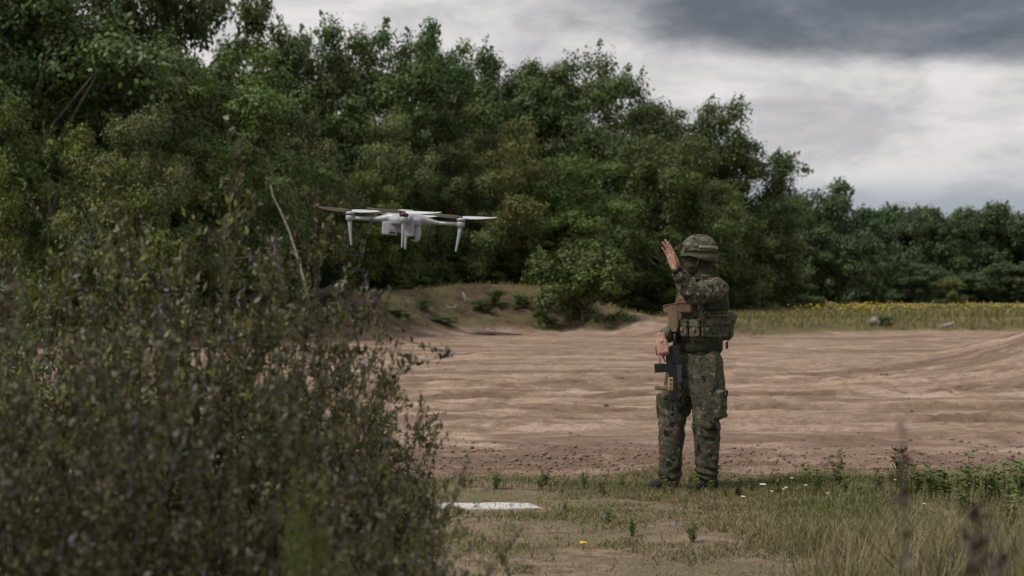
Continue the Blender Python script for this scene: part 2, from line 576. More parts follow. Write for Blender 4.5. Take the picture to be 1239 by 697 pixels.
def leaf_quads(pos, nrm, L, W, var, tint=None, axis_dir=None, g=rng):
    n = len(pos)
    nrm = unit(nrm)
    a = g.normal(size=(n, 3)) if axis_dir is None else axis_dir + 0.25 * g.normal(size=(n, 3))
    a = unit(a - nrm * np.sum(a * nrm, 1, keepdims=True))
    b_ = np.cross(nrm, a)
    L = np.asarray(L).reshape(-1, 1) * np.ones((n, 1)); W = np.asarray(W).reshape(-1, 1) * np.ones((n, 1))
    v = np.empty((n, 4, 3))
    v[:, 0] = pos - a * L * 0.5
    v[:, 1] = pos + b_ * W * 0.5 - a * L * 0.05
    v[:, 2] = pos + a * L * 0.5
    v[:, 3] = pos - b_ * W * 0.5 - a * L * 0.05
    f = np.arange(n * 4).reshape(n, 4)
    at = {'var': ('FACE', np.clip(var, 0, 1))}
    if tint is not None:
        at['tint'] = ('FACE', tint)
    return v.reshape(-1, 3), f, at

def crown_mesh(name, seed, H=10.0, Rr=4.0, base=0.1, nclump=110, nleaf=50000, leaf=0.135, clump=(0.55, 1.15), flat=0.7, shoots=60, droop=0.0, shape='oak', nlobe=20, lobe_r=1.8):
    g = np.random.default_rng(seed)
    cs, rs = [], []
    lob = g.uniform(0, 6.28, 6)
    def env(s, th):
        if shape == 'oak':
            prof = max(0, 1 - abs((s - 0.47) / 0.55) ** 2.5) ** 0.45
        elif shape == 'bush':
            prof = math.sqrt(max(0, 1 - ((s - 0.25) / 0.77) ** 2))
        else:
            prof = max(0.0, math.sin(math.pi * min(1, (s * 0.95 + 0.05)) ** 0.8)) ** 0.7
        return Rr * prof * (1 + 0.16 * math.sin(2 * th + lob[0]) + 0.13 * math.sin(3 * th + lob[1] + 4 * s) + 0.14 * math.sin(5 * s + lob[2] + th))
    # big lobes (boughs), each covered with clumps of leaves
    lobes = [(np.array([0, 0, H * .5]), lobe_r), (np.array([0.1, 0, H * .74]), lobe_r)]
    tries = 0
    while len(lobes) < nlobe and tries < 4000:
        tries += 1
        s = g.random() * 0.97
        th = g.uniform(0, 2 * math.pi)
        r = lobe_r * g.uniform(0.75, 1.25)
        rad = max(0.0, env(s, th) - 0.55 * r) * g.random() ** 0.35
        z = (base + (1 - base) * s) * H
        z = min(max(z, base * H + 0.5 * r), H - 0.75 * r)
        p = np.array([math.cos(th) * rad, math.sin(th) * rad, z])
        if tries < 3000 and any(np.linalg.norm(p - c) < 0.62 * (r + q) for c, q in lobes):
            continue
        if not any(np.linalg.norm(p - c) < 0.92 * (r + q) for c, q in lobes):
            continue
        lobes.append((p, r))
    per = max(1, nclump // len(lobes))
    for lc, lr in lobes:
        k = 0
        for _ in range(per * 8):
            if k >= per: break
            d = g.normal(size=3); d /= np.linalg.norm(d)
            d[2] = d[2] * 0.9 + 0.22
            r = g.uniform(*clump)
            p = lc + d * (lr - 0.45 * r) * np.array([1, 1, 0.78]) * g.uniform(0.75, 1.08)
            if p[2] + r * flat * 0.8 > H: p[2] = H - r * flat * g.uniform(0.6, 1.1)
            if p[2] < base * H * 0.5: continue
            cs.append(p); rs.append(r); k += 1
    cs = np.array(cs); rs = np.array(rs)
    wgt = rs ** 2; wgt /= wgt.sum()
    ci = g.choice(len(cs), nleaf, p=wgt)
    d = unit(g.normal(size=(nleaf, 3)))
    rad = g.random(nleaf) ** 0.40
    lump = 1 + 0.35 * np.sin(d[:, 0] * 5 + ci) * np.sin(d[:, 1] * 5 + ci * 1.7) + 0.2 * np.sin(d[:, 2] * 7 + ci * 0.6)
    off = d * (rs[ci] * rad * lump)[:, None]
    off[:, 2] *= flat
    if droop:
        off[:, 2] -= droop * rs[ci] * rad ** 2 * (0.5 + g.random(nleaf))
    pos = cs[ci] + off
    nrm = d * 1.1 + np.array([0, 0, 0.4]) + 0.42 * g.normal(size=(nleaf, 3))
    cvar = g.normal(0.0, 0.20, len(cs))
    var = 0.45 + cvar[ci] + g.normal(0, 0.20, nleaf)
    ax = None
    P_, N_, V_ = [pos], [nrm], [var]
    # leafy shoots standing out of the outline
    for _ in range(shoots):
        i = g.integers(len(cs))
        dirn = unit((cs[i] - np.array([0, 0, H * 0.45]))[None] * np.array([1, 1, 0.8]) + g.normal(size=(1, 3)) * 1.2 + np.array([[0, 0, 2.0]]))[0]
        l = g.uniform(0.6, 1.3) * rs[i]
        n = int(34 * l / 0.7)
        tt = g.random(n)
        p = cs[i] + dirn * (rs[i] * 0.2 + tt[:, None] * l) + g.normal(size=(n, 3)) * 0.17 * (1.15 - tt[:, None])
        P_.append(p); N_.append(g.normal(size=(n, 3)) + np.array([0, 0, .5])); V_.append(0.5 + g.normal(0, .2, n))
    pos = np.concatenate(P_); nrm = np.concatenate(N_); var = np.concatenate(V_)
    n = len(pos)
    L = leaf * g.uniform(0.7, 1.35, n)
    adir = None
    if droop:
        adir = np.tile(np.array([0, 0, -0.8]), (n, 1)) + 0.6 * g.normal(size=(n, 3))
    v, f, at = leaf_quads(pos, nrm, L, L * (0.42 if droop else 0.62), var, None, adir, g)
    return np_mesh(name, v, f, None, False, at), cs, rs

def limbs_mesh(name, seed, cs, H, trunk_r=0.2, n=26, lean=0.0, mat=None, split=True):
    g = random.Random(seed)
    parts = []
    top = H * 0.62
    trunk = [Vector((0, 0, -0.4))] + [Vector((g.uniform(-.15, .15) * k + lean * k / 5, g.uniform(-.15, .15) * k, top * k / 5)) for k in range(1, 6)]
    parts.append(tube(trunk, [trunk_r * 1.35] + [trunk_r * (1 - 0.13 * k) for k in range(1, 6)], 8, (1, 0, 0)))
    order = list(range(len(cs))); g.shuffle(order)
    for i in order[:n]:
        c = Vector(cs[i])
        k = min(5, max(1.0, (c.z * 0.55) / top * 5))
        a = int(k); s = trunk[a].lerp(trunk[min(5, a + 1)], k - a)
        mid = s.lerp(c, 0.5) + Vector((g.uniform(-.3, .3), g.uniform(-.3, .3), -0.12 * (c - s).length + g.uniform(0, .3)))
        r0 = trunk_r * 0.42 * g.uniform(.6, 1)
        parts.append(tube([s, s.lerp(mid, .5), mid, mid.lerp(c, .6), c], [r0, r0 * .85, r0 * .65, r0 * .42, r0 * .15], 5, (0, 0, 1)))
    v, f = join(parts)
    return pd_mesh(name, v, f, mat or M['bark'], True)

def gp(px, py):
    """point of the ground seen at a photograph pixel"""
    D = np.concatenate([np.arange(8, 40, 0.05), np.arange(40, 130, 0.2)])
    X = (px - 619.5) / FPX * D
    z = CAMZ + (HOR - py) / FPX * D
    h = terrain(X, D)[0]
    hit = np.nonzero(z <= h)[0]
    i = hit[0] if len(hit) else len(D) - 1
    return Vector((X[i], D[i], h[i]))

gp_ = gp
VAR = {}
def variant(key, **kw):
    tr = kw.pop('trunk', 0.2); bark = kw.pop('bark', M['bark']); nl = kw.pop('limbs', 26)
    me, cs, rs = crown_mesh(key + '_crown', **kw)
    H = kw.get('H', 10.0)
    tm = limbs_mesh(key + '_trunk', kw['seed'], cs, H, tr, nl, 0.1, bark)
    ext = np.percentile(np.hypot(cs[:, 0], cs[:, 1]) + rs * 0.6, 92)
    VAR.setdefault(key.split('.')[0], []).append((me, tm, H, float(ext)))

for s in range(3):
    variant('oak.%d' % s, seed=20 + s, nclump=160, nleaf=52000, leaf=0.145, clump=(0.45, 0.95), flat=0.72, shoots=80, base=0.08)
for s in range(2):
    variant('birch.%d' % s, seed=40 + s, nclump=170, nlobe=20, lobe_r=1.45, nleaf=50000, leaf=0.135, clump=(0.4, 0.8), flat=0.85, shoots=70, droop=0.5, base=0.05, shape='birch', trunk=0.13, bark=M['bark'])
variant('lacy.0', seed=55, nclump=105, nleaf=38000, leaf=0.15, clump=(0.40, 0.85), flat=0.8, shoots=170, base=0.12)
variant('lacy.1', seed=57, nclump=105, nleaf=38000, leaf=0.15, clump=(0.40, 0.85), flat=0.8, shoots=170, base=0.12)
for s in range(2):
    variant('bush.%d' % s, seed=60 + s, H=4.0, Rr=2.3, nclump=85, nlobe=11, lobe_r=0.85, nleaf=22000, leaf=0.12, clump=(0.3, 0.55), flat=0.8, shoots=110, base=0.03, shape='bush', trunk=0.07, limbs=18)
variant('distant.0', seed=70, nclump=130, nlobe=20, lobe_r=1.7, nleaf=17000, leaf=0.28, clump=(0.6, 1.2), flat=0.75, shoots=24, base=0.03, limbs=10)
variant('distant.1', seed=71, nclump=130, nlobe=20, lobe_r=1.7, nleaf=17000, leaf=0.28, clump=(0.6, 1.2), flat=0.75, shoots=24, base=0.03, limbs=10)

tree_i = 0
def tree(name, px, top, wpx, D, kind, mat, label, cat='tree', group=None, foot=None, trunk_mat=None, sink=0.0):
    """px, top, wpx: where the crown shows in the photograph; D: its distance in metres"""
    global tree_i
    tree_i += 1
    X = (px - 619.5) / FPX * D
    g = hgt(X, D) - sink
    H = CAMZ + (HOR - top) / FPX * D - g
    Wm = wpx / FPX * D
    me, tm, uh, ur = VAR[kind][tree_i % len(VAR[kind])]
    o = empty(name, (X, D, g), label, cat, group, rz=(tree_i * 2.399) % 6.283)
    sz = H / uh; sxy = max(Wm / (2 * ur), (0.82 if 'lacy' in kind else 0.92) * sz)
    o.scale = (sxy, sxy, sz)
    c = obj('foliage' if cat != 'tree' else 'crown', me, o)
    if len(me.materials) == 0:
        me.materials.append(M[mat])
    c.material_slots[0].link = 'OBJECT'
    c.material_slots[0].material = M[mat]
    tk = obj('stem' if cat != 'tree' else 'trunk', tm, o)
    return o

WOOD = 'trees along the edge of the wood'
# nearest trees on the left
tree('oak_tree', -10, -150, 330, 56, 'oak', 'oak', 'huge dark oak filling the top left corner of the view', group=WOOD)
tree('oak_tree', 92, -70, 240, 68, 'oak', 'oak', 'tall oak between the huge corner oak and the broad one', group=WOOD)
tree('oak_tree', 118, -5, 300, 60, 'oak', 'oak', 'broad dark oak rising above the grey-green rounded willow on the left', group=WOOD)
tree('oak_tree', 168, -95, 150, 72, 'lacy', 'oak', 'tall oak with thin lacy leaves against the sky beside the top left corner', group=WOOD)
tree('bright_bush', 62, 92, 150, 52, 'birch', 'bright', 'yellow-green young tree at the left edge below the huge dark oak', group=WOOD)
tree('willow_tree', 168, 118, 190, 53, 'birch', 'olive', 'rounded grey-green willow in front of the dark oaks on the left', group=WOOD)
tree('leafy_tree', 255, 52, 190, 64, 'oak', 'mid', 'fresh green tree right of the tall lacy oak', group=WOOD)
tree('leafy_tree', 262, 165, 130, 60, 'oak', 'mid', 'lower green tree squeezed between the rounded willow and the leaning dead stem', group=WOOD)
tree('oak_tree', 335, 34, 150, 80, 'lacy', 'oak', 'dark oak with a ragged top, first one along the skyline left of the drone', group=WOOD)
tree('willow_tree', 358, 112, 150, 70, 'birch', 'olive', 'olive feathery willow above and left of the drone', group=WOOD)
tree('oak_tree', 398, 42, 140, 84, 'lacy', 'oak', 'dark oak with a level ragged top between the first skyline oak and the tallest one', group=WOOD)
tree('oak_tree', 450, 24, 150, 80, 'lacy', 'oak', 'tall dark oak with separate leafy sprigs on top, highest above the drone', group=WOOD)
tree('oak_tree', 522, 46, 120, 84, 'lacy', 'oak', 'slim dark oak filling the skyline just left of its V-shaped dip', group=WOOD)
tree('birch_tree', 470, 122, 150, 77, 'birch', 'olive', 'dull olive birch directly above the left half of the drone', group=WOOD)
tree('birch_tree', 598, 104, 165, 80, 'birch', 'yellowish', 'broad birch with yellowing leaves right of the drone', group=WOOD)
tree('birch_tree', 548, 165, 150, 79, 'birch', 'olive', 'olive birch hanging down behind the drone', group=WOOD)
tree('bright_bush', 438, 205, 130, 75, 'oak', 'bright', 'low bright green tree immediately behind the drone', group=WOOD)
tree('oak_tree', 645, 48, 185, 98, 'oak', 'oak', 'big rounded oak peaking right of the V-shaped dip in the skyline', group=WOOD)
tree('oak_tree', 610, 66, 150, 97, 'oak', 'oak', 'oak at the right side of the V-shaped dip, partly behind the yellowing birch', group=WOOD)
tree('oak_tree', 712, 84, 150, 94, 'oak', 'oak', 'oak with a tufted crown sloping down right of the big rounded oak', group=WOOD)
tree('oak_tree', 768, 128, 130, 92, 'oak', 'oak', 'dark oak in the middle of the descending skyline', group=WOOD)
tree('leafy_tree', 695, 186, 160, 81, 'oak', 'mid', 'rounded lighter green tree between the drone and the raised hand', group=WOOD)
tree('oak_tree', 838, 114, 140, 98, 'oak', 'oak', 'dark oak standing tall above the soldier', group=WOOD)
tree('oak_tree', 884, 136, 95, 100, 'oak', 'oak', 'last tall oak of the near wood, with a steep right-hand edge', group=WOOD)
tree('leafy_tree', 815, 165, 150, 86, 'oak', 'mid', 'mid green tree behind the raised hand of the soldier', group=WOOD)
tree('leafy_tree', 868, 215, 130, 92, 'oak', 'mid', 'green tree behind the soldier\'s helmet and shoulder', group=WOOD)
tree('oak_tree', 925, 225, 110, 104, 'oak', 'oak', 'lower dark oak at the foot of the steep edge, right of the helmet', group=WOOD)
tree('leafy_tree', 640, 255, 150, 82, 'oak', 'mid', 'low tree growing on the bank right of the drone', group=WOOD)
tree('leafy_tree', 760, 235, 130, 90, 'oak', 'oak', 'shaded low tree just left of the raised hand', group=WOOD)
tree('green_bush', 703, 288, 128, 72.5, 'bush', 'mid', 'dense leafy bush growing down to the sand at the end of the bank', 'bush', sink=1.0)
# deep in the wood: fills the gaps behind
deep = 'shaded trees deep inside the wood'
for i, (px, top, wd, D) in enumerate([(40, 40, 260, 78), (300, 90, 200, 88), (390, 110, 200, 90), (560, 120, 200, 96), (480, 150, 180, 90), (700, 130, 200, 104), (820, 170, 190, 110), (330, 210, 170, 76), (420, 250, 170, 82), (200, 200, 220, 70), (90, 180, 220, 68), (520, 262, 150, 86), (590, 270, 140, 88), (900, 240, 130, 112), (20, 250, 200, 62), (280, 260, 160, 68)]):
    tree('oak_tree', px, top, wd, D, 'oak', 'oak', 'dark tree deep in the wood showing only through gaps between the front trees', group=deep)
for i, (px, wd, D) in enumerate([(350, 200, 92), (430, 200, 100), (500, 180, 94), (560, 180, 104), (610, 170, 96), (660, 170, 106), (715, 170, 99), (770, 170, 104), (830, 160, 112), (885, 150, 120), (935, 130, 128)]):
    tree('shrub_thicket', px, 262, wd, D, 'bush', 'oak', 'dark tall shrub deep in the wood behind the trunks', 'bush', 'tall shrubs deep inside the wood')
under = 'undergrowth at the foot of the wood'
for i, (px, top, wd, D, mt, lab) in enumerate([
        (385, 288, 100, 71, 'oak', 'dark undergrowth bush right of the leaning dead stem'),
        (455, 300, 90, 76, 'mid', 'undergrowth bush under the left arm of the drone'),
        (520, 296, 100, 79, 'oak', 'dark undergrowth bush under the right arm of the drone'),
        (585, 300, 100, 80.5, 'oak', 'undergrowth bush at the top of the bank right of the drone'),
        (640, 310, 80, 82, 'mid', 'undergrowth bush left of the dense leafy bush'),
        (300, 285, 110, 64, 'oak', 'dark undergrowth bush behind the foreground broom, left of the dead stem'),
        (215, 280, 110, 62, 'oak', 'undergrowth bush under the rounded willow'),
        (120, 285, 120, 60, 'olive', 'grey-green undergrowth bush near the left edge'),
        (765, 325, 80, 86, 'oak', 'dark undergrowth bush between the leafy bush and the soldier'),
        (815, 320, 90, 84, 'mid', 'undergrowth bush hidden behind the soldier\'s chest'),
        (880, 318, 80, 96, 'oak', 'dark undergrowth bush right of the soldier\'s shoulder'),
        (950, 325, 90, 112, 'oak', 'dark undergrowth bush at the right end of the near wood')]):
    tree('undergrowth_bush', px, top, wd, D, 'bush', mt, lab, 'bush', under)
for (px, py, hp, wd, mt, lab) in [(512, 374, 14, 26, 'olive', 'small scrubby bush low on the bank left of the standing stick'), (600, 372, 22, 30, 'mid', 'scrubby bush right of the standing stick'), (583, 378, 16, 26, 'oak', 'dark scrubby bush just right of the standing stick, below the other'),
        (632, 376, 20, 30, 'mid', 'green scrubby bush on the bank left of the dense leafy bush'), (655, 388, 14, 26, 'bright', 'low bright green plant at the left foot of the dense leafy bush'), (480, 384, 10, 34, 'oak', 'flat dark scrub near the upturned stump'), (536, 392, 9, 36, 'olive', 'flat scrub at the foot of the bank below the pale branch')]:
    q = gp_(px, py)
    tree('scrub_bush', px, py - hp, wd, q[1], 'bush', mt, lab, 'bush', 'scrub growing on the bank')
# second group and far tree line on the right
tree('oak_tree', 985, 219, 130, 140, 'distant', 'far', 'large round oak of the middle distance, right of the near wood', group='trees of the middle distance')
tree('oak_tree', 1052, 250, 120, 146, 'distant', 'far', 'lower round oak of the middle distance, sloping into the far tree line', group='trees of the middle distance')
tree('oak_tree', 955, 262, 90, 134, 'distant', 'far', 'smaller oak of the middle distance tucked against the near wood', group='trees of the middle distance')
tree('oak_tree', 972, 232, 120, 144, 'distant', 'far', 'oak of the middle distance in the notch between near wood and large round oak', group='trees of the middle distance')
tree('oak_tree', 1015, 275, 100, 134, 'distant', 'far', 'front oak of the middle distance with a low crown', group='trees of the middle distance')
lf = random.Random(3)
for i in range(17):
    px = 1070 + i * 24 + lf.uniform(-8, 8)
    tree('oak_tree', px, 250 + lf.uniform(-4, 11), lf.uniform(60, 90), 205 + lf.uniform(-8, 14), 'distant', 'far', 'dark tree of the level tree line across the meadow on the right', group='trees of the far tree line')
for px, tp in ((1128, 254), (1166, 252), (1204, 253), (1096, 256)):
    tree('oak_tree', px, tp, 95, 212, 'distant', 'far', 'dark tree of the level tree line across the meadow on the right', group='trees of the far tree line')
for i in range(26):
    px = 1000 + i * 12 + lf.uniform(-8, 8)
    tree('bush', px, 300 + lf.uniform(-8, 12), lf.uniform(60, 90), 226 + lf.uniform(-6, 6), 'distant', 'far', 'low dark growth at the foot of the far tree line', 'bush', 'growth under the far tree line')
for i in range(12):
    px = 1060 + i * 26 + lf.uniform(-8, 8)
    tree('bush', px, 318 + lf.uniform(-8, 12), lf.uniform(50, 80), 190 + lf.uniform(-4, 4), 'distant', 'far', 'low dark growth at the foot of the far tree line', 'bush', 'growth under the far tree line')
for i, (px, top, wd, D, mt, lab) in enumerate([
        (905, 352, 34, 118, 'bright', 'small pale green bush at the meadow edge right beside the soldier'),
        (958, 346, 50, 122, 'mid', 'light green bush in the meadow left of the yellow flowers'),
        (1150, 333, 36, 150, 'yellowish', 'lone small yellowish tree standing in front of the far tree line')]):
    tree('meadow_bush', px, top, wd, D, 'bush', mt, lab, 'bush', 'bushes in the meadow')

# ------------------------------------------------------------------ small wooden things, stones
def stick(name, pts, rad, mat, label, cat, group=None, twigs=0, seed=0):
    pts = [Vector(p) for p in pts]
    base = pts[0].copy()
    g = random.Random(seed)
    parts = [tube([p - base for p in pts], rad, 7)]
    for k in range(twigs):
        i = g.randrange(1, len(pts) - 1)
        p = pts[i] - base
        d = Vector((g.uniform(-1, 1), g.uniform(-.5, .5), g.uniform(0.1, 1))).normalized()
        L = g.uniform(.25, .6) * (pts[-1] - pts[0]).length * 0.4
        parts.append(tube([p, p + d * L * .5 + Vector((0, 0, -.03)), p + d * L], [rad[i] * .45, rad[i] * .3, rad[i] * .1], 5))
    v, f = join(parts)
    o = obj(name, pd_mesh(name, v, f, mat, True), None, base)
    return tag(o, label, cat, group)

bD = 56.0
stick('dead_stem', [P(375, 372, bD), P(368, 340, bD), P(360, 312, bD), P(350, 280, bD), P(339, 255, bD), P(330, 237, bD), P(327, 222, bD)],
      [0.042, 0.040, 0.035, 0.031, 0.026, 0.018, 0.008], M['greybark'], 'thin pale dead birch stem leaning left in front of the dark wood', 'dead tree', twigs=2, seed=4)
def stump(px, py, D, wd, hp, seed, label):
    g = random.Random(seed)
    c = P(px, py, D)
    sz = wd / FPX * D
    parts = []
    for k in range(9):
        a = Vector((g.uniform(-.5, .5) * sz, g.uniform(-.3, .3), g.uniform(-.15, .25) * sz))
        d = Vector((g.uniform(0.2, 1), g.uniform(-.5, .5), g.uniform(0.1, .9))).normalized() * sz * g.uniform(.4, .8)
        r = sz * g.uniform(.06, .14)
        parts.append(rtube([a - d * .5, a + Vector((0, 0, .03)), a + d * .5], [r, r * 1.15, r * .55], 7))
    def dsp(co):
        return 0.06 * mnoise.noise(co * 5) + .02 * mnoise.noise(co * 16)
    o = solid('root_stump', parts, 0.05, M['deadwood'], None, 1, dsp)
    o.location = (c.x, c.y, c.z)
    return tag(o, label, 'stump')
stump(425, 362, 61, 52, 28, 1, 'grey upturned root stump with splayed ends at the left end of the bank')
stump(376, 358, 60, 24, 16, 2, 'smaller dark stump at the foot of the leaning dead stem')
q = gp(566, 404)
stick('fallen_log', [P(562, 404, q.y), P(585, 403, q.y), P(612, 404.5, q.y), P(632, 405, q.y - .3)], [0.05, 0.075, 0.07, 0.03], M['darkwood'], 'dark fallen branch lying along the sand edge below the bank', 'log', seed=2)
q = gp(563, 366)
stick('standing_stick', [P(564, 372, q.y), P(563, 362, q.y), P(560, 353, q.y)], [0.035, 0.03, 0.02], M['greybark'], 'short pale stick standing upright on the brown bank', 'stick')
q = gp(545, 374)
stick('pale_branch', [P(528, 373, q.y), P(540, 371, q.y), P(549, 373, q.y), P(552, 369, q.y)], [0.025, 0.03, 0.03, 0.02], M['greybark'], 'pale broken branch lying on the bank left of the standing stick', 'stick')
q = gp(1140, 395)
stick('fallen_branch', [P(1126, 398, q.y), P(1136, 396.5, q.y), P(1146, 394, q.y - .2), P(1155, 390, q.y - .2)], [0.07, 0.09, 0.08, 0.04], M['greybark'], 'pale fallen branch lying in the meadow grass on the right', 'log', twigs=1, seed=7)

def rock(name, c, r, seed, mat, label, cat='rock', group=None, sq=0.6):
    bm = bmesh.new()
    bmesh.ops.create_icosphere(bm, subdivisions=3, radius=1)
    off = Vector((seed * 3.1, seed * 1.7, 0))
    for v in bm.verts:
        k = 1 + 0.45 * mnoise.noise(v.co * 1.1 + off) + 0.15 * mnoise.noise(v.co * 3 + off)
        v.co *= r * k; v.co.z *= sq
    me = bpy.data.meshes.new(name); bm.to_mesh(me); bm.free()
    me.polygons.foreach_set('use_smooth', [True] * len(me.polygons))
    me.materials.append(mat)
    o = obj(name, me, None, c)
    return tag(o, label, cat, group) if label else o
M['stone'] = simple_mat('pale_stone', (0.16, 0.145, 0.13), 0.9, vary=0.3, scale=8, bump=0.4)
M['clod'] = simple_mat('sand_clod', (0.155, 0.108, 0.080), 0.95, vary=0.35, scale=9)
q = gp(1061, 394)
rock('rock', q + Vector((0, 0, 0.1)), 0.28, 3, M['stone'], 'small pale rock at the front edge of the meadow on the right', sq=0.7)
tree('dark_shrub', 1071, 382, 20, gp(1071, 396).y + .5, 'bush', 'oak', 'tiny dark shrub right beside the pale rock', 'shrub')
q = gp(1011, 485)
rock('clod', gp(733, 492) + Vector((0, 0, 0.01)), 0.035, 8, M['clod'], 'single dark clod lying on the pale sand left of the soldier', 'clod')
rock('clod', gp(1070, 454) + Vector((0, 0, .01)), 0.06, 9, M['clod'], 'single dark clod lying on the sand below the meadow', 'clod')

# loose crumbs of sand, thickest in the churned strip
n = 9000
yy = np.where(rng.random(n) < 0.88, rng.normal(17.0, 0.9, n), rng.uniform(15.6, 40, n))
xx = rng.uniform(-0.30, 0.34, n) * yy
hz_ = terrain(xx, yy)[0]
base8 = np.array([[1, 0, 0], [0, 1, 0], [-1, 0, 0], [0, -1, 0], [0, 0, 0.8], [0, 0, -0.6]], dtype=float)
fb = np.array([[0, 1, 4], [1, 2, 4], [2, 3, 4], [3, 0, 4], [1, 0, 5], [2, 1, 5], [3, 2, 5], [0, 3, 5]])
sz_ = 0.005 + 0.020 * rng.random(n) ** 4
vv = base8[None] * (sz_[:, None, None]) * rng.uniform(0.55, 1.4, (n, 6, 1)) + np.stack([xx, yy, hz_ + sz_ * 0.25], 1)[:, None]
ff = (fb[None] + (np.arange(n) * 6)[:, None, None]).reshape(-1, 3)
tag(obj('sand_crumbs', np_mesh('sand_crumbs', vv.reshape(-1, 3), ff, M['clod'], True)), 'loose crumbs and clods of earth scattered over the churned strip of sand', 'sand crumbs', kind='stuff')

# ------------------------------------------------------------------ grass
def blades(name, px_, py_, hgt_, wid, lean, var, mat, tint=None, label=None, cat='grass'):
    """curved grass blades: 5 vertices, three faces as quads+tip"""
    n = len(px_)
    gz = terrain(px_, py_)[0]
    th = rng.uniform(0, 2 * np.pi, n)
    ld = np.stack([np.cos(th), np.sin(th), np.zeros(n)], 1)
    wd = np.stack([-np.sin(th + rng.normal(0, .6, n)), np.cos(th), np.zeros(n)], 1) * wid[:, None] * 0.5
    p0 = np.stack([px_, py_, gz - 0.01], 1)
    up = np.array([0, 0, 1.0])
    p1 = p0 + up * (hgt_ * 0.55)[:, None] + ld * (lean * hgt_ * 0.25)[:, None]
    p2 = p0 + up * (hgt_ * (1 - 0.25 * lean))[:, None] + ld * (lean * hgt_ * 0.85)[:, None]
    v = np.stack([p0 - wd, p0 + wd, p1 - wd * 0.75, p1 + wd * 0.75, p2 - wd * 0.12, p2 + wd * 0.12], 1).reshape(-1, 3)
    k = (np.arange(n) * 6)[:, None]
    f = np.concatenate([k + np.array([[0, 1, 3, 2]]), k + np.array([[2, 3, 5, 4]])], 0)
    at = {'var': ('FACE', np.tile(np.clip(var, 0, 1), 2))}
    at['tint'] = ('FACE', np.tile(tint if tint is not None else np.zeros(n), 2))
    o = obj(name, np_mesh(name, v, f, mat, False, at))
    if label: tag(o, label, cat, kind='stuff')
    return o
M['grass'] = leaf_mat('verge_grass', (0.110, 0.098, 0.042), (0.255, 0.218, 0.110), (0.066, 0.104, 0.022), 0.2, tree_var=0.0)
M['meadgrass'] = leaf_mat('meadow_grass', (0.115, 0.098, 0.038), (0.235, 0.188, 0.080), (0.085, 0.104, 0.030), 0.2, tree_var=0.0)
# verge: patchy, denser and taller to the right and in the near corners
n = 150000
X = rng.uniform(-4.8, 4.8, n); Y = 6.2 + 10.8 * rng.random(n)
pn = fbm(X, Y, 0.8, 4, 1) * 2 + fbm(X, Y, 2.6, 3, 4) * 1.2
rightness = sstep(X / Y, 0.07, 0.17)
edge = np.exp(-((Y - 15.05 - 0.5 * fbm(X, X * 0, 0.9, 2, 3)) / 0.62) ** 2)
barep = np.exp(-((X / Y - 0.055) / 0.06) ** 2) * sstep(-Y, -12.8, -11.2)
dens = 0.16 + 0.50 * rightness + 0.50 * edge + 0.85 * pn - 0.65 * barep
dens = dens * (1 - sstep(Y + 2.6 * fbm(X, Y, 0.9, 4, 2), 15.3, 16.3))
keep = (rng.random(n) < np.clip(dens, 0.02, 0.95)) & (np.abs(X / Y) < 0.32)
X, Y, pn, rightness, edge = X[keep], Y[keep], pn[keep], rightness[keep], edge[keep]
tall = sstep(-Y, -12.6, -9.5) * rightness
hg = (0.018 + 0.055 * rng.random(len(X)) ** 2 + 0.08 * rightness * rng.random(len(X)) * sstep(-Y, -15.2, -13.0) + 0.28 * tall * rng.random(len(X))) * (0.75 + 0.9 * np.clip(pn + 0.3, 0, 1))
gr = np.clip(0.58 + 1.3 * fbm(X, Y, 0.9, 3, 5) + 0.35 * edge - 0.55 * tall + rng.normal(0, .25, len(X)), 0, 1)
blades('verge_grass_blades', X, Y, hg, rng.uniform(0.003, 0.007, len(X)), rng.uniform(0.1, 0.9, len(X)), 0.5 + rng.normal(0, .28, len(X)), M['grass'], gr,
       'short dry patchy grass with green tufts on the sandy verge')
# fine short turf: one small triangle a blade
n = 420000
X = rng.uniform(-3.4, 4.4, n); Y = 9.0 + 7.4 * rng.random(n)
pn = fbm(X, Y, 0.7, 4, 2) * 1.6 + fbm(X, Y, 3.2, 3, 3) * 1.1
barep = np.exp(-((X / Y - 0.035) / 0.065) ** 2) * sstep(-Y, -13.3, -11.4)
dens = (0.34 + 1.5 * pn - 0.75 * barep) * (1 - sstep(Y + 2.4 * fbm(X, Y, 0.9, 4, 2), 15.4, 16.2))
keep = (rng.random(n) < np.clip(dens, 0.03, 0.95)) & (np.abs(X / Y) < 0.30) & (X / Y > -0.13)
X, Y, pn = X[keep], Y[keep], pn[keep]; n = len(X)
Zt = terrain(X, Y)[0]
th = rng.uniform(0, 6.283, n); hh_ = rng.uniform(0.012, 0.042, n) * (0.8 + 0.5 * np.clip(pn, 0, 1)); ww = rng.uniform(0.0025, 0.006, n)
pb = np.stack([X, Y, Zt - 0.003], 1); sd = np.stack([np.cos(th), np.sin(th), 0 * th], 1) * ww[:, None]
ln_ = np.stack([rng.normal(0, .7, n) * hh_, rng.normal(0, .7, n) * hh_, hh_], 1)
tv = np.stack([pb - sd, pb + sd, pb + ln_], 1).reshape(-1, 3)
tg_ = np.clip(0.42 + 1.5 * fbm(X, Y, 0.8, 3, 5) + rng.normal(0, .3, n), 0, 1)
tag(obj('short_turf', np_mesh('short_turf', tv, np.arange(n * 3).reshape(n, 3), M['grass'], False, {'var': ('FACE', np.clip(.55 + rng.normal(0, .3, n), 0, 1)), 'tint': ('FACE', tg_)})),
    'fine short dry turf covering the sandy verge in patches', 'grass', kind='stuff')
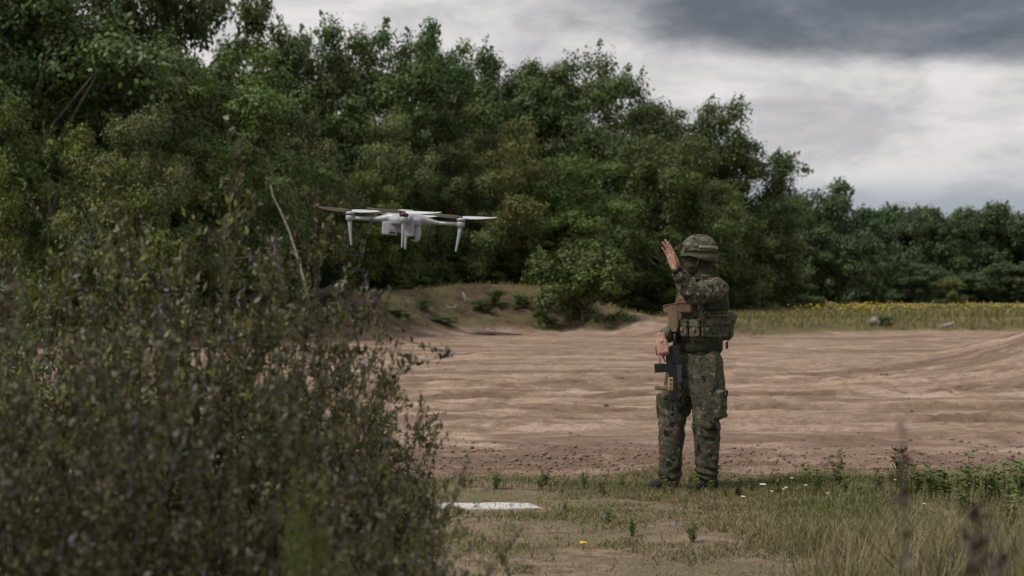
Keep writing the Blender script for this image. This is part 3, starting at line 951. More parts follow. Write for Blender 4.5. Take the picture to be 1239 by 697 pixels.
# tall dry grass very near the camera, lower right
n = 4200
X = rng.uniform(0.35, 2.4, n); Y = rng.uniform(4.6, 9.0, n)
keep = (X / Y > 0.13 + 0.10 * rng.random(n)) & (X / Y < 0.33)
X, Y = X[keep], Y[keep]
blades('tall_dry_grass', X, Y, rng.uniform(0.35, 0.85, len(X)) * (0.55 + 1.6 * np.clip(X / Y - 0.1, 0, .25)), rng.uniform(0.004, 0.009, len(X)), rng.uniform(0.1, 0.6, len(X)), 0.3 + rng.normal(0, .25, len(X)), M['grass'], np.clip(rng.normal(.2, .3, len(X)), 0, 1),
       'tall dry grass close to the camera in the lower right corner')
# bank and meadow grass
n = 60000
Y = rng.uniform(62, 135, n); X = rng.uniform(-0.12, 0.30, n) * Y
_, ga = terrain(X, Y)
pn = fbm(X, Y, 0.25, 4, 2)
rightm = sstep(X, 5.0, 7.0)
keep = (ga['up'] * (1 - ga['ramp']) > 0.14 + 0.9 * np.abs(pn)) & (rng.random(n) < np.where(rightm > .5, 1.0, 0.55 + 1.2 * pn))
X, Y, rightm = X[keep], Y[keep], rightm[keep]
blades('meadow_grass_blades', X, Y, rng.uniform(0.08, 0.30, len(X)) * (0.7 + 0.4 * rightm), rng.uniform(0.02, 0.05, len(X)), rng.uniform(0.1, 0.8, len(X)), 0.5 + rng.normal(0, .28, len(X)), M['meadgrass'], np.clip(0.3 + 1.5 * fbm(X, Y, 0.15, 3, 6) + rng.normal(0, .2, len(X)), 0, 1),
       'dry yellowish grass of the meadow and the bank beyond the sand')
# yellow flowers of the meadow
n = 2600
Y = rng.uniform(82, 140, n); u = rng.random(n)
X = (0.142 + 0.145 * u) * Y + 0.5 * rng.normal(size=n)
pn = fbm(X, Y, 0.12, 4, 1) + 0.5 * fbm(X, Y, 0.5, 2, 3)
keep = rng.random(n) < np.clip(0.2 + 2.6 * pn, 0.01, 0.9)
X, Y = X[keep], Y[keep]; n = len(X)
Zb = terrain(X, Y)[0]
hh_ = rng.uniform(0.08, 0.42, n)
r_ = rng.uniform(0.04, 0.11, n)
fl = base8[None] * r_[:, None, None] * np.array([1, 1, 0.6]) + np.stack([X, Y, Zb + hh_], 1)[:, None]
M['yellow'] = leaf_mat('yellow_petals', (0.36, 0.25, 0.02), (0.52, 0.39, 0.05), None, 0.15, tree_var=0.0)
tag(obj('yellow_meadow_flowers', np_mesh('yellow_meadow_flowers', fl.reshape(-1, 3), (fb[None] + (np.arange(n) * 6)[:, None, None]).reshape(-1, 3), M['yellow'], True, {'var': ('POINT', rng.random(n * 6))})),
    'band of yellow wildflowers in the meadow before the far tree line', 'flowers', kind='stuff')
blades('flower_stems', X, Y, hh_, np.full(n, 0.04), np.full(n, 0.02), rng.random(n), M['meadgrass'], np.full(n, 0.9), 'green stems and leaves under the yellow meadow flowers', 'flower stems')

# ------------------------------------------------------------------ weeds with leaves, small flowers
def weed_mesh(seed, H=0.35, nst=5, leafL=0.045, spread=0.35, g=None):
    g = np.random.default_rng(seed)
    lp, ln, lv, lx = [], [], [], []
    st = []
    for s in range(nst):
        th = g.uniform(0, 6.28); sp = spread * g.random()
        h = H * g.uniform(.55, 1.0)
        tip = np.array([math.cos(th) * sp * h * 1.2, math.sin(th) * sp * h * 1.2, h])
        base = np.array([math.cos(th), math.sin(th), 0]) * 0.02
        midp = base * .5 + tip * .5 + np.array([0, 0, h * .08])
        st.append(tube([base, midp, tip], [0.004, 0.003, 0.0012], 5, (1, 0, 0)))
        k = int(9 + 14 * g.random())
        tt = g.uniform(0.1, 1.0, k)
        c = (1 - tt[:, None]) ** 2 * base + 2 * tt[:, None] * (1 - tt[:, None]) * midp + tt[:, None] ** 2 * tip
        a = g.uniform(0, 6.28, k)
        d = np.stack([np.cos(a), np.sin(a), g.uniform(0.2, 1.0, k)], 1)
        d = unit(d)
        lp.append(c + d * leafL * 0.5); lx.append(d); ln.append(np.array([0, 0, 1]) + 0.4 * g.normal(size=(k, 3))); lv.append(g.normal(.5, .25, k))
    pos = np.concatenate(lp); n = len(pos)
    L = leafL * g.uniform(.6, 1.3, n)
    v, f, at = leaf_quads(pos, np.concatenate(ln), L, L * .36, np.concatenate(lv), None, np.concatenate(lx), g)
    leaves = np_mesh('leaves', v, f, None, False, at)
    sv, sf = join(st)
    return leaves, pd_mesh('stems', sv, sf, M['weedstem'], True)
M['weedstem'] = simple_mat('weed_stem', (0.09, 0.09, 0.035), 0.8)
M['weedleaf'] = leaf_mat('weed_leaves', (0.062, 0.098, 0.018), (0.140, 0.185, 0.042), None, 0.25, tree_var=0.15)
M['dryleaf'] = leaf_mat('dry_weed_leaves', (0.075, 0.062, 0.028), (0.16, 0.135, 0.06), None, 0.2, tree_var=0.2)
WV = [weed_mesh(100 + i, 0.36, 5 + i % 3 * 3, 0.075) for i in range(5)]
wi = 0
def weed(px, py, hpx, mat, label, group='weeds on the sandy verge', wide=1.0):
    global wi
    q = gp(px, py)
    lv, sm = WV[wi % 5]; wi += 1
    s = (hpx / FPX * q.y) / 0.36
    o = empty('green_weed' if mat == 'weedleaf' else 'dry_weed', q, label, 'weed', group, rz=wi * 1.7)
    o.scale = (s * wide, s * wide, s)
    if not lv.materials: lv.materials.append(M[mat])
    l = obj('foliage', lv, o); l.material_slots[0].link = 'OBJECT'; l.material_slots[0].material = M[mat]
    obj('stem', sm, o)
    return o
weed(1105, 600, 42, 'weedleaf', 'green leafy weed at the left end of the green clump on the right edge', wide=1.3)
weed(1128, 604, 40, 'weedleaf', 'low green weed second from the left in the clump on the right edge', wide=1.5)
weed(1150, 606, 40, 'weedleaf', 'green weed in the middle of the clump on the right edge', wide=1.5)
weed(1176, 602, 56, 'weedleaf', 'tallest green weed of the clump on the right edge', wide=1.3)
weed(1192, 608, 46, 'weedleaf', 'green weed right of the tallest one in the clump', wide=1.4)
weed(1216, 606, 52, 'weedleaf', 'broad bright green weed near the right edge of the frame', wide=1.6)
weed(1238, 612, 56, 'weedleaf', 'green weed cut by the right edge of the frame', wide=1.5)
weed(1165, 630, 40, 'weedleaf', 'low green weed in front of the clump on the right edge', wide=1.4)
weed(1225, 642, 50, 'weedleaf', 'green weed below the bright green one at the right edge', wide=1.4)
weed(1014, 588, 44, 'weedleaf', 'single tall upright weed standing before the churned strip right of the soldier', wide=0.7)
weed(978, 596, 40, 'weedleaf', 'upright weed between the soldier and the single tall weed', wide=0.8)
weed(990, 600, 34, 'weedleaf', 'small leafy weed beside the white flowers', wide=1.0)
weed(892, 602, 28, 'dryleaf', 'brownish weed right beside the soldier\'s near boot', wide=1.0)
weed(908, 596, 26, 'dryleaf', 'brownish weed a step right of the soldier', wide=1.0)
weed(940, 598, 30, 'dryleaf', 'dry weed left of the white flowers', wide=1.0)
weed(1060, 598, 34, 'dryleaf', 'dry weed left of the green clump', wide=1.0)
weed(1088, 596, 60, 'dryleaf', 'tall dark dry weed at the left edge of the green clump', wide=0.7)
weed(708, 592, 24, 'weedleaf', 'dark green tuft standing alone left of the soldier\'s boots', wide=0.6)
weed(753, 590, 20, 'weedleaf', 'low green weed just left of the soldier\'s far boot', wide=1.1)
weed(803, 598, 22, 'weedleaf', 'pale green weed in front of the soldier\'s far boot', wide=0.8)
weed(838, 590, 18, 'weedleaf', 'green weed between the soldier\'s boots', wide=1.0)
weed(860, 598, 18, 'weedleaf', 'green weed in front of the soldier\'s near boot', wide=0.9)
weed(600, 592, 22, 'weedleaf', 'green weed behind the white pad', wide=1.2)
weed(560, 590, 24, 'weedleaf', 'green weed behind the left end of the white pad', wide=1.2)
weed(655, 592, 20, 'weedleaf', 'green weed behind the right end of the white pad', wide=1.2)
weed(577, 616, 13, 'weedleaf', 'low green weed growing over the front edge of the white pad', wide=1.6)
weed(765, 650, 24, 'weedleaf', 'grassy green tuft on the verge below the soldier', wide=1.2)
weed(838, 656, 26, 'weedleaf', 'bright green tuft right of the grassy one below the soldier', wide=1.2)
for k in range(26):
    px = lf.uniform(560, 1230); py = lf.uniform(586, 604) + (lf.random() < .35) * lf.uniform(0, 50)
    weed(px, py, lf.uniform(12, 30), 'dryleaf' if lf.random() < .5 else 'weedleaf', 'little weed standing among the short grass of the verge', 'little weeds in the short grass', wide=lf.uniform(.7, 1.2))

M['white_petal'] = simple_mat('white_petals', (0.72, 0.70, 0.64), 0.7, vary=0.05)
M['yellow_petal'] = simple_mat('yellow_petal', (0.75, 0.52, 0.02), 0.6, vary=0.05)
M['blue_petal'] = simple_mat('blue_petal', (0.12, 0.12, 0.55), 0.6, vary=0.1)
def flower(name, px, py, hpx, r, mat, label, group=None, petals=9):
    q = gp(px, py + hpx)
    h = hpx / FPX * q.y
    o = empty(name, q, label, 'flower', group)
    tv = tube([Vector((0, 0, 0)), Vector((.004, .004, h * .5)), Vector((0, 0, h))], [.0025, .002, .0015], 5, (1, 0, 0))
    obj('stem', pd_mesh('stem', *tv, M['weedstem'], True), o)
    parts = []
    for k in range(petals):
        a = 2 * math.pi * k / petals
        d = Vector((math.cos(a), math.sin(a), 0.25 + .2 * (k % 2)))
        rr_ = r * (0.6 + .2 * (k % 3))
        s = Vector((-math.sin(a), math.cos(a), 0)) * r * .32
        c = Vector((0, 0, h))
        parts.append(([c, c + d * rr_ * .6 + s, c + d * rr_ * 1.2, c + d * rr_ * .6 - s, c + d * rr_ * .6 + Vector((0, 0, r * .35))], [(0, 1, 4), (1, 2, 4), (2, 3, 4), (3, 0, 4)]))
    v, f = join(parts)
    obj('petals', pd_mesh('petals', v, f, M[mat]), o)
    return o
WF = [(923, 588, 16, .024, 'largest white flower head, left of the single tall weed'), (958, 579, 18, .014, 'small white flower head above the others beside the tall weed'),
      (899, 602, 12, .016, 'white flower head nearest to the soldier'), (951, 591, 14, .013, 'white flower head between the largest and the single tall weed'),
      (934, 595, 12, .012, 'tiny white flower head right below the largest one'), (975, 588, 12, .013, 'white flower head below the small upper one'),
      (1001, 598, 10, .013, 'white flower head right of the other white ones'), (948, 593, 12, .011, 'tiny white flower head in the middle of the group'),
      (1083, 581, 14, .012, 'white flower head alone by the green clump on the right'), (1118, 611, 10, .012, 'white flower head low in front of the green clump')]
for (px, py, hp, r, lab) in WF:
    flower('white_flower', px, py, hp, r, 'white_petal', lab, 'white wild flowers on the verge')
flower('yellow_flower', 706, 658, 7, .022, 'yellow_petal', 'single yellow dandelion on the bare sandy patch', petals=14)
flower('blue_flower', 731, 625, 6, .014, 'blue_petal', 'blue-violet flower in the grass above the dandelion', 'blue wild flowers on the verge')
flower('blue_flower', 820, 640, 7, .012, 'blue_petal', 'blue-violet flower in the grass below the soldier', 'blue wild flowers on the verge')

# white landing pad lying on the verge
M['padwhite'] = simple_mat('white_pad', (0.42, 0.415, 0.40), 0.7, vary=0.22, scale=14)
pD0, pD1 = 13.40, 13.76
pa = [P(512, 0, pD0).x, P(657, 0, pD0).x, P(640, 0, pD1).x, P(540, 0, pD1).x]
po = empty('landing_pad', ((pa[0] + pa[1]) / 2, (pD0 + pD1) / 2, 0.0), 'white flat landing pad lying in the grass left of the soldier', 'landing pad')
zt = 0.006 + max(hgt(-.5, 13.5), hgt(.1, 13.5), hgt(-.2, 13.7), hgt(-.2, 13.45)); zb = zt - 0.012
cxp, cyp = po.location.x, po.location.y
xs = np.linspace(0, 1, 15)
pv, pf = [], []
for j, (yv, x0, x1) in enumerate(((pD0, pa[0], pa[1]), ((pD0 + pD1) / 2, (pa[0] + pa[3]) / 2, (pa[1] + pa[2]) / 2), (pD1, pa[3], pa[2]))):
    for s in xs:
        pv.append((x0 + (x1 - x0) * s - cxp, yv - cyp, zt + 0.0025 * math.sin(s * 9 + j) + 0.001 * math.sin(s * 41)))
nn = len(xs)
for j in range(2):
    for k in range(nn - 1):
        pf.append((j * nn + k, j * nn + k + 1, (j + 1) * nn + k + 1, (j + 1) * nn + k))
bo = len(pv)
for k in range(nn):
    pv.append((pv[k][0], pv[k][1], zb))
for k in range(nn - 1):
    pf.append((bo + k, bo + k + 1, k + 1, k))
obj('pad_sheet', pd_mesh('pad_sheet', pv, pf, M['padwhite']), po)

# ------------------------------------------------------------------ foreground broom bushes
def broom(seed, H=1.6, Rr=1.0, nst=60, leaf=0.036, nleaf=19000, pods=3200, up=0.75):
    g = np.random.default_rng(seed)
    a = g.uniform(0, 2 * np.pi, nst); sp = np.sqrt(g.random(nst))
    h = H * (1 - 0.38 * sp ** 2) * (0.55 + 0.62 * g.random(nst) ** 1.5)
    tip = np.stack([np.cos(a) * Rr * sp, np.sin(a) * Rr * sp, h], 1)
    base = np.stack([np.cos(a) * .16 * sp, np.sin(a) * .16 * sp, np.zeros(nst)], 1)
    mid = base * .45 + tip * .55 + np.stack([np.zeros(nst), np.zeros(nst), h * .16], 1) + g.normal(0, .09, (nst, 3))
    # twigs on every stem
    nt = nst * 13
    si = g.integers(0, nst, nt)
    t = g.uniform(0.22, 1.0, nt)[:, None] ** 0.8
    def bez(i, t): return (1 - t) ** 2 * base[i] + 2 * t * (1 - t) * mid[i] + t ** 2 * tip[i]
    tb = bez(si, t)
    tdir = unit(unit(tip[si] - base[si]) * 0.7 + g.normal(0, .8, (nt, 3)) + np.array([0, 0, 0.25 * up]))
    tl = g.uniform(0.12, 0.46, nt) * (H / 1.6) * (1.15 - t[:, 0] * .5)
    te = tb + tdir * tl[:, None]
    # stems and twigs as thin three-sided rods
    segA = [base, bez(np.arange(nst), .35), bez(np.arange(nst), .7)]; segB = [bez(np.arange(nst), .35), bez(np.arange(nst), .7), tip]
    A = np.concatenate(segA + [tb]); B = np.concatenate(segB + [te])
    ra = np.concatenate([np.full(nst, .008), np.full(nst, .006), np.full(nst, .004), np.full(nt, .0026)])
    rb = np.concatenate([np.full(nst, .006), np.full(nst, .004), np.full(nst, .002), np.full(nt, .0012)])
    d = unit(B - A); e1 = unit(np.cross(d, np.array([0.31, .93, .2]))); e2 = np.cross(d, e1)
    vs = []
    for (C, r) in ((A, ra), (B, rb)):
        for k in range(3):
            th = 2 * math.pi * k / 3
            vs.append(C + e1 * (r * math.cos(th))[:, None] + e2 * (r * math.sin(th))[:, None])
    V = np.stack(vs, 1).reshape(-1, 3)
    k6 = (np.arange(len(A)) * 6)[:, None]
    F = np.concatenate([k6 + np.array([[i, (i + 1) % 3, 3 + (i + 1) % 3, 3 + i]]) for i in range(3)], 0)
    stems = np_mesh('stems', V, F, M['broomstem'], False)
    # little leaves along twigs
    li = g.integers(0, nt, nleaf); u = g.random(nleaf)[:, None] ** .8
    pos = tb[li] + (te[li] - tb[li]) * u + g.normal(0, .012, (nleaf, 3))
    ld = unit(tdir[li] + g.normal(0, .7, (nleaf, 3)))
    L = leaf * g.uniform(.6, 1.35, nleaf)
    tv = g.normal(0, .2, nt)
    brown = (g.random(nt) < .22).astype(float)
    var = .40 + 1.3 * tv[li] + g.normal(0, .24, nleaf)
    v, f, at = leaf_quads(pos, g.normal(size=(nleaf, 3)) + np.array([0, 0, .7]), L, L * .42, var, np.clip(brown[li] * g.uniform(.4, 1, nleaf), 0, 1), ld, g)
    fol = np_mesh('foliage', v, f, None, False, at)
    pi_ = g.integers(0, nt, pods); u = g.random(pods)[:, None]
    pos = tb[pi_] + (te[pi_] - tb[pi_]) * (0.5 + .6 * u)
    v, f, at = leaf_quads(pos, g.normal(size=(pods, 3)), 0.042 * g.uniform(.7, 1.3, pods), .013, g.random(pods), None, unit(tdir[pi_] + g.normal(0, .5, (pods, 3))), g)
    pod = np_mesh('pods', v, f, M['pod'], False, at)
    return fol, stems, pod, float(np.percentile(te[:, 2], 97.5))
M['broomstem'] = simple_mat('broom_stem', (0.060, 0.048, 0.032), 0.85, vary=.3)
M['pod'] = leaf_mat('dry_seed_pods', (0.012, 0.010, 0.013), (0.150, 0.128, 0.148), None, 0, .45, tree_var=0)
M['broom'] = leaf_mat('broom_leaves', (0.030, 0.038, 0.010), (0.165, 0.175, 0.046), (0.125, 0.100, 0.048), 0.18, tree_var=.15)
M['shadebroom'] = leaf_mat('shade_painted_broom_leaves', (0.022, 0.026, 0.009), (0.110, 0.112, 0.034), (0.085, 0.066, 0.034), 0.12, tree_var=.1)  # broom leaves copied darker, corner shade painted into their colour
M['broomgreen'] = leaf_mat('green_broom_leaves', (0.050, 0.072, 0.020), (0.115, 0.135, 0.046), (0.09, 0.10, 0.03), 0.2, tree_var=.1)
M['limeleaf'] = leaf_mat('lime_leaves', (0.060, 0.098, 0.012), (0.125, 0.168, 0.028), (0.12, 0.16, 0.03), 0.3, tree_var=.05)
BV = [broom(200 + i) for i in range(4)]
def bush(px, top, D, wpx, var, mat, label, rz=0.0, group='broom bushes in the foreground'):
    X = (px - 619.5) / FPX * D
    z = hgt(X, D)
    H = CAMZ + (HOR - top) / FPX * D - z
    fol, st, pod, uh = BV[var]
    o = empty('broom_bush', (X, D, z), label, 'bush', group, rz)
    s = max(wpx / FPX * D / 2.1, 0 if mat == 'limeleaf' else 0.66 * H / uh)
    o.scale = (s, s, H / uh)
    if not fol.materials: fol.materials.append(M[mat])
    l = obj('foliage', fol, o); l.material_slots[0].link = 'OBJECT'; l.material_slots[0].material = M[mat]
    obj('stem', st, o)
    if 'green' not in mat and mat != 'limeleaf': obj('seed_pod', pod, o)
    return o
bush(268, 268, 7.4, 380, 0, 'broom', 'tallest broom bush with dark seed pods, in front of the leaning dead stem', .4)
bush(165, 318, 7.0, 380, 1, 'broom', 'broad brownish broom bush left of the tallest one', 1.3)
bush(35, 283, 8.8, 330, 2, 'broomgreen', 'greener broom bush at the left edge of the frame', 2.2)
bush(375, 395, 8.0, 300, 3, 'broom', 'lower broom bush reaching right over the sand', 3.0)
bush(430, 462, 8.6, 230, 0, 'broom', 'rightmost broom bush, its twigs standing out against the sand', 4.1)
bush(462, 590, 9.3, 160, 1, 'broomgreen', 'lowest broom bush beside the left end of the white pad', 5.0)
bush(60, 420, 5.0, 420, 3, 'shadebroom', 'blurred shade-coloured broom bush filling the lower left corner', .9)
bush(270, 470, 5.2, 460, 2, 'shadebroom', 'blurred shade-coloured broom bush close to the camera in the lower left middle', 1.9)
bush(470, 585, 6.0, 330, 0, 'broom', 'blurred broom bush close to the camera, low in front of the rightmost one', 2.7)
bush(368, 606, 4.6, 120, 1, 'limeleaf', 'small bright green shrub, blurred, at the bottom edge among the shade-coloured broom', 3.3)

# blurred weeds close to the camera at lower right
M['darkpod'] = leaf_mat('dark_seed_heads', (0.018, 0.014, 0.011), (0.065, 0.052, 0.040), None, 0, .6, tree_var=0)
def near_weed(px, top, D, label, w=0.012, heads=60, lean=0.0, seed=0):
    g = np.random.default_rng(seed)
    X = (px - 619.5) / FPX * D
    z = hgt(X, D)
    H = CAMZ + (HOR - top) / FPX * D - z
    o = empty('seed_head_weed', (X, D, z), label, 'weed', 'blurred weeds close to the camera')
    obj('stem', pd_mesh('stem', *tube([Vector((0, 0, -.02)), Vector((lean * .3, 0, H * .5)), Vector((lean, 0, H))], [.006, .005, .002], 6, (1, 0, 0)), M['broomstem'], True), o)
    tt = 1 - .28 * g.random(heads)
    pos = np.stack([lean * tt, 0 * tt, H * tt], 1) + g.normal(0, w, (heads, 3))
    v, f, at = leaf_quads(pos, g.normal(size=(heads, 3)), .03, .014, g.random(heads), None, np.tile([0, 0, 1.0], (heads, 1)) + .5 * g.normal(size=(heads, 3)), g)
    obj('seed_head', np_mesh('seed_head', v, f, M['darkpod'], False, at), o)['kind'] = 'stuff'
near_weed(1160, 615, 3.4, 'dark blurred seed head of a weed close to the camera at the bottom right', .016, 110, .03, 1)
near_weed(1208, 655, 3.3, 'second dark blurred seed head at the bottom right, lower and nearer the edge', .014, 70, .0, 2)
near_weed(1093, 520, 3.0, 'thin tall blurred weed stalk standing before the green clump', .006, 26, .0, 3)

# ------------------------------------------------------------------ drone
M['dronewhite'] = simple_mat('drone_shell', (0.285, 0.30, 0.335), 0.38, vary=0.05, scale=14, spec=0.5)
M['dronegrey'] = simple_mat('drone_grey', (0.22, 0.225, 0.24), 0.45, vary=0.08)
M['darkplastic'] = simple_mat('dark_plastic', (0.018, 0.018, 0.020), 0.45, vary=0.2)
M['redmark'] = simple_mat('red_plastic', (0.55, 0.02, 0.03), 0.4, vary=0.05)
M['blade'] = simple_mat('rotor_blade', (0.38, 0.39, 0.41), 0.4, vary=0.05)
M['blade_lifted'] = simple_mat('rotor_blade_lightened', (0.44, 0.46, 0.45), 0.45, vary=0.05)  # lightened copy of the blade colour, offsets shade on undersides turned to view
DD = 14.0
dc = P(490.5, 264.5, DD)
drone = empty('drone', dc, 'light grey four-rotor drone hovering in front of the dark trees, facing the soldier', 'drone')
drone.rotation_euler = (R(0.5), R(3.4), R(1.5))
parts = [rings([(Vector((0, 0, -0.052)), Vector((.07, 0, 0)), Vector((0, .07, 0))), (Vector((0, 0, -0.045)), Vector((.115, 0, 0)), Vector((0, .115, 0))), (Vector((0, 0, -0.01)), Vector((.125, 0, 0)), Vector((0, .125, 0))),
                (Vector((0, 0, 0.03)), Vector((.088, 0, 0)), Vector((0, .088, 0))), (Vector((0, 0, 0.058)), Vector((.062, 0, 0)), Vector((0, .062, 0))), (Vector((0, 0, 0.063)), Vector((.035, 0, 0)), Vector((0, .035, 0)))], 24)]
for k in range(4):
    d = Vector((math.cos(k * math.pi / 2), math.sin(k * math.pi / 2), 0))
    up = Vector((0, 0, 1))
    parts.append(tube([d * .02 + up * .01, d * .10 + up * .004, d * .16 - up * .008, d * .21 - up * .014, d * .25 - up * .017], [(.045, .07), (.038, .055), (.024, .035), (.016, .022), (.0135, .017)], 14, up))
hull = solid('hull', parts, 0.0085, M['dronewhite'], drone, 4)
for k in range(4):
    d = Vector((math.cos(k * math.pi / 2), math.sin(k * math.pi / 2), 0)); up = Vector((0, 0, 1))
    mp = d * .39 - up * .014
    v, f = tube([d * .235 - up * .0165, d * .30 - up * .017, d * .375 - up * .017], [(.0135, .0165), (.0125, .015), (.014, .016)], 14, up)
    obj('arm', pd_mesh('arm', v, f, M['dronewhite'], True), drone)
    # motor: housing block, dark ring, bell, hub
    mv = [tube([mp - up * .021, mp - up * .018, mp + up * .012, mp + up * .015], [.024, .029, .029, .026], 18, (1, 0, 0))]
    mo = obj('motor', pd_mesh('motor', *join(mv), M['dronewhite'], True), drone)
    obj('motor_ring', pd_mesh('motor_ring', *tube([mp + up * .0135, mp + up * .021], [.0275, .0275], 18, (1, 0, 0)), M['darkplastic'], True), mo)
    obj('motor_bell', pd_mesh('motor_bell', *tube([mp + up * .0195, mp + up * .023, mp + up * .032, mp + up * .040, mp + up * .043], [.024, .032, .032, .027, .014], 18, (1, 0, 0)), M['dronewhite'] if k != 3 else M['darkplastic'], True), mo)
    hp = mp + up * .047
    # rotor: hub and two twisted blades, at rest
    ang = {0: R(1), 1: R(6), 2: R(-1), 3: R(-1.5)}[k]
    rot = obj('rotor', pd_mesh('rotor', *tube([hp - up * .006, hp + up * .004, hp + up * .009], [.012, .012, .006], 12, (1, 0, 0)), M['darkplastic'] if k != 3 else M['redmark'], True), drone)
    for sgn in (0, 1):
        a = ang + sgn * math.pi
        e = Vector((math.cos(a), math.sin(a), 0)); c = Vector((-math.sin(a), math.cos(a), 0))
        rows = []
        for s in np.linspace(0, 1, 12):
            r = .010 + .246 * s
            ch = .012 + .022 * math.sin(math.pi * min(1, s * 1.15 + .05)) ** .6 if s < .9 else .016 * (1 - s) / .1 + .004
            tw = R(24 - 12 * s)
            cd = c * math.cos(tw) + up * math.sin(tw)
            nrm_ = up * math.cos(tw) - c * math.sin(tw)
            rows.append((hp + e * r + up * (.013 * s * s), cd * ch, nrm_ * .0022))
        v, f = rings(rows, 10)
        lifted = (k in (0, 1) and sgn == 1) or (k == 2 and sgn == 1) or (k == 3 and sgn == 0)
        obj('blade', pd_mesh('blade', v, f, M['blade_lifted'] if lifted else M['blade'], True), rot)
    # landing leg under the motor, leaning slightly inwards
    inw = -d * (.022 if k in (0, 2) else .012)
    v, f = rtube([mp - up * .018, mp - up * .08 + inw * .3, mp - up * .192 + inw], [(.015, .014), (.012, .0115), (.007, .007)], 12, d)
    obj('landing_leg', pd_mesh('landing_leg', v, f, M['dronewhite'], True), drone)
# payload boxes and camera under the hull
bx = obj('sensor_box', pd_mesh('sensor_box', *rbox((-.105, .0, -.075), (.108, .10, .092), bev=.14), M['dronewhite']), drone)
obj('box_window', pd_mesh('box_window', *rbox((-.090, -.052, -.062), (.042, .006, .056), bev=.3), M['dronegrey']), bx)
obj('box_window', pd_mesh('box_window', *rbox((-.085, -.052, -.106), (.046, .005, .010), bev=.3), M['darkplastic']), bx)
obj('mount_plate', pd_mesh('mount_plate', *rbox((-.03, 0.01, -.065), (.05, .12, .07), bev=.2), M['dronegrey']), drone)
obj('battery_box', pd_mesh('battery_box', *rbox((.034, -.06, -.068), (.070, .09, .112), bev=.12), M['dronewhite']), drone)
camp = obj('camera_pod', pd_mesh('camera_pod', *rtube([Vector((.082, -.01, -.05)), Vector((.084, -.01, -.09)), Vector((.080, -.015, -.128))], [.030, .034, .034], 18, (1, 0, 0)), M['dronewhite'], True), drone)
obj('camera_mount', pd_mesh('camera_mount', *rbox((.07, 0, -.045), (.06, .05, .03), bev=.2), M['darkplastic']), drone)
obj('lens', pd_mesh('lens', *tube([Vector((.062, -.045, -.128)), Vector((.058, -.056, -.130))], [.016, .015], 16, (0, 0, 1)), M['darkplastic'], True), camp)

# ------------------------------------------------------------------ soldier
SD = 14.7
S0 = Vector(((838 - 619.5) / FPX * SD, SD, hgt((838 - 619.5) / FPX * SD, SD) - 0.004))
def Q(px, py, dy=0.0):
    """pixel at soldier's distance + dy -> local point"""
    return P(px, py, SD + dy) - S0
soldier = empty('person', S0, 'soldier in spotted camouflage and helmet standing with one hand raised towards the drone', 'person')

def camo_mat(name, sc=1.0, bright=1.0, base=(0.100, 0.094, 0.062)):
    m, t, b, out = new_mat(name)
    oc = t.add('ShaderNodeTexCoord').outputs['Object']
    def spots(scale, loc, lo, hi):
        return t.ramp(t.noise(t.mapping(oc, loc=loc), scale * sc, 2.5, 0.62, 0.5), lo, hi)
    br = bright
    c = tuple(x * br for x in base)
    col = t.mix(spots(15, (0, 0, 0), .50, .54), c, tuple(x * br for x in (0.046, 0.054, 0.034)))
    col = t.mix(spots(17, (5, 2, 1), .545, .575), col, tuple(x * br for x in (0.085, 0.064, 0.044)))
    col = t.mix(spots(22, (1, 8, 4), .57, .60), col, tuple(x * br for x in (0.026, 0.033, 0.022)))
    col = t.mix(spots(24, (9, 3, 7), .60, .63), col, tuple(x * br for x in (0.010, 0.010, 0.010)))
    col = t.mix(spots(46, (3, 3, 9), .60, .64), col, tuple(x * br for x in (0.175, 0.168, 0.120)))
    wv = t.noise(oc, 260, 2)
    col = t.mix(t.ramp(wv, .3, .7, 0, .25), col, (0.03, 0.03, 0.02))
    t.link(col, b.inputs['Base Color'])
    b.inputs['Roughness'].default_value = 0.9
    b.inputs['Specular IOR Level'].default_value = 0.15
    bn = t.add('ShaderNodeBump'); bn.inputs['Strength'].default_value = .5; bn.inputs['Distance'].default_value = .006
    t.link(t.noise(t.mapping(oc, scale=(1, 1, .6)), 28, 4, .6, .8), bn.inputs['Height']); t.link(bn.outputs[0], b.inputs['Normal'])
    return m
M['camo'] = camo_mat('camouflage_cloth', .8, 1.05)
M['camo_trousers'] = camo_mat('camouflage_trousers', .7, .80, (0.084, 0.076, 0.052))
M['camo_gear'] = camo_mat('camouflage_gear', 1.1, 1.0, (0.108, 0.096, 0.064))
M['camo_helmet'] = camo_mat('camouflage_helmet', 1.0, 1.05, (0.098, 0.105, 0.062))
M['olive'] = M['olive']
M['olivecloth'] = simple_mat('olive_cloth', (0.060, 0.060, 0.040), .85, vary=.2, scale=40, bump=.3, spec=.2)
M['darkgreen'] = simple_mat('dark_green_cloth', (0.024, 0.030, 0.020), .9, vary=.25, scale=30, bump=.3, spec=.15)
M['darkbrown'] = simple_mat('dark_face_cover', (0.038, 0.033, 0.026), .9, vary=.3, scale=40, bump=.3, spec=.15)
M['brownpouch'] = simple_mat('brown_pouch', (0.105, 0.066, 0.046), .85, vary=.2, scale=30, bump=.3, spec=.2)
M['tan'] = simple_mat('tan_polymer', (0.165, 0.112, 0.075), .6, vary=.12, scale=20)
M['tanlight'] = simple_mat('tan_rail_cover', (0.30, 0.215, 0.095), .6, vary=.12, scale=40)
M['gunblack'] = simple_mat('gun_metal', (0.011, 0.011, 0.014), .5, vary=0.25, scale=30, spec=.35)
M['boot'] = simple_mat('dark_boot_leather', (0.014, 0.011, 0.009), .85, vary=.3, scale=25, bump=.3)
M['webbing'] = simple_mat('tan_webbing', (0.20, 0.18, 0.115), .85, vary=.2, scale=60)
m, t, b, out = new_mat('skin')
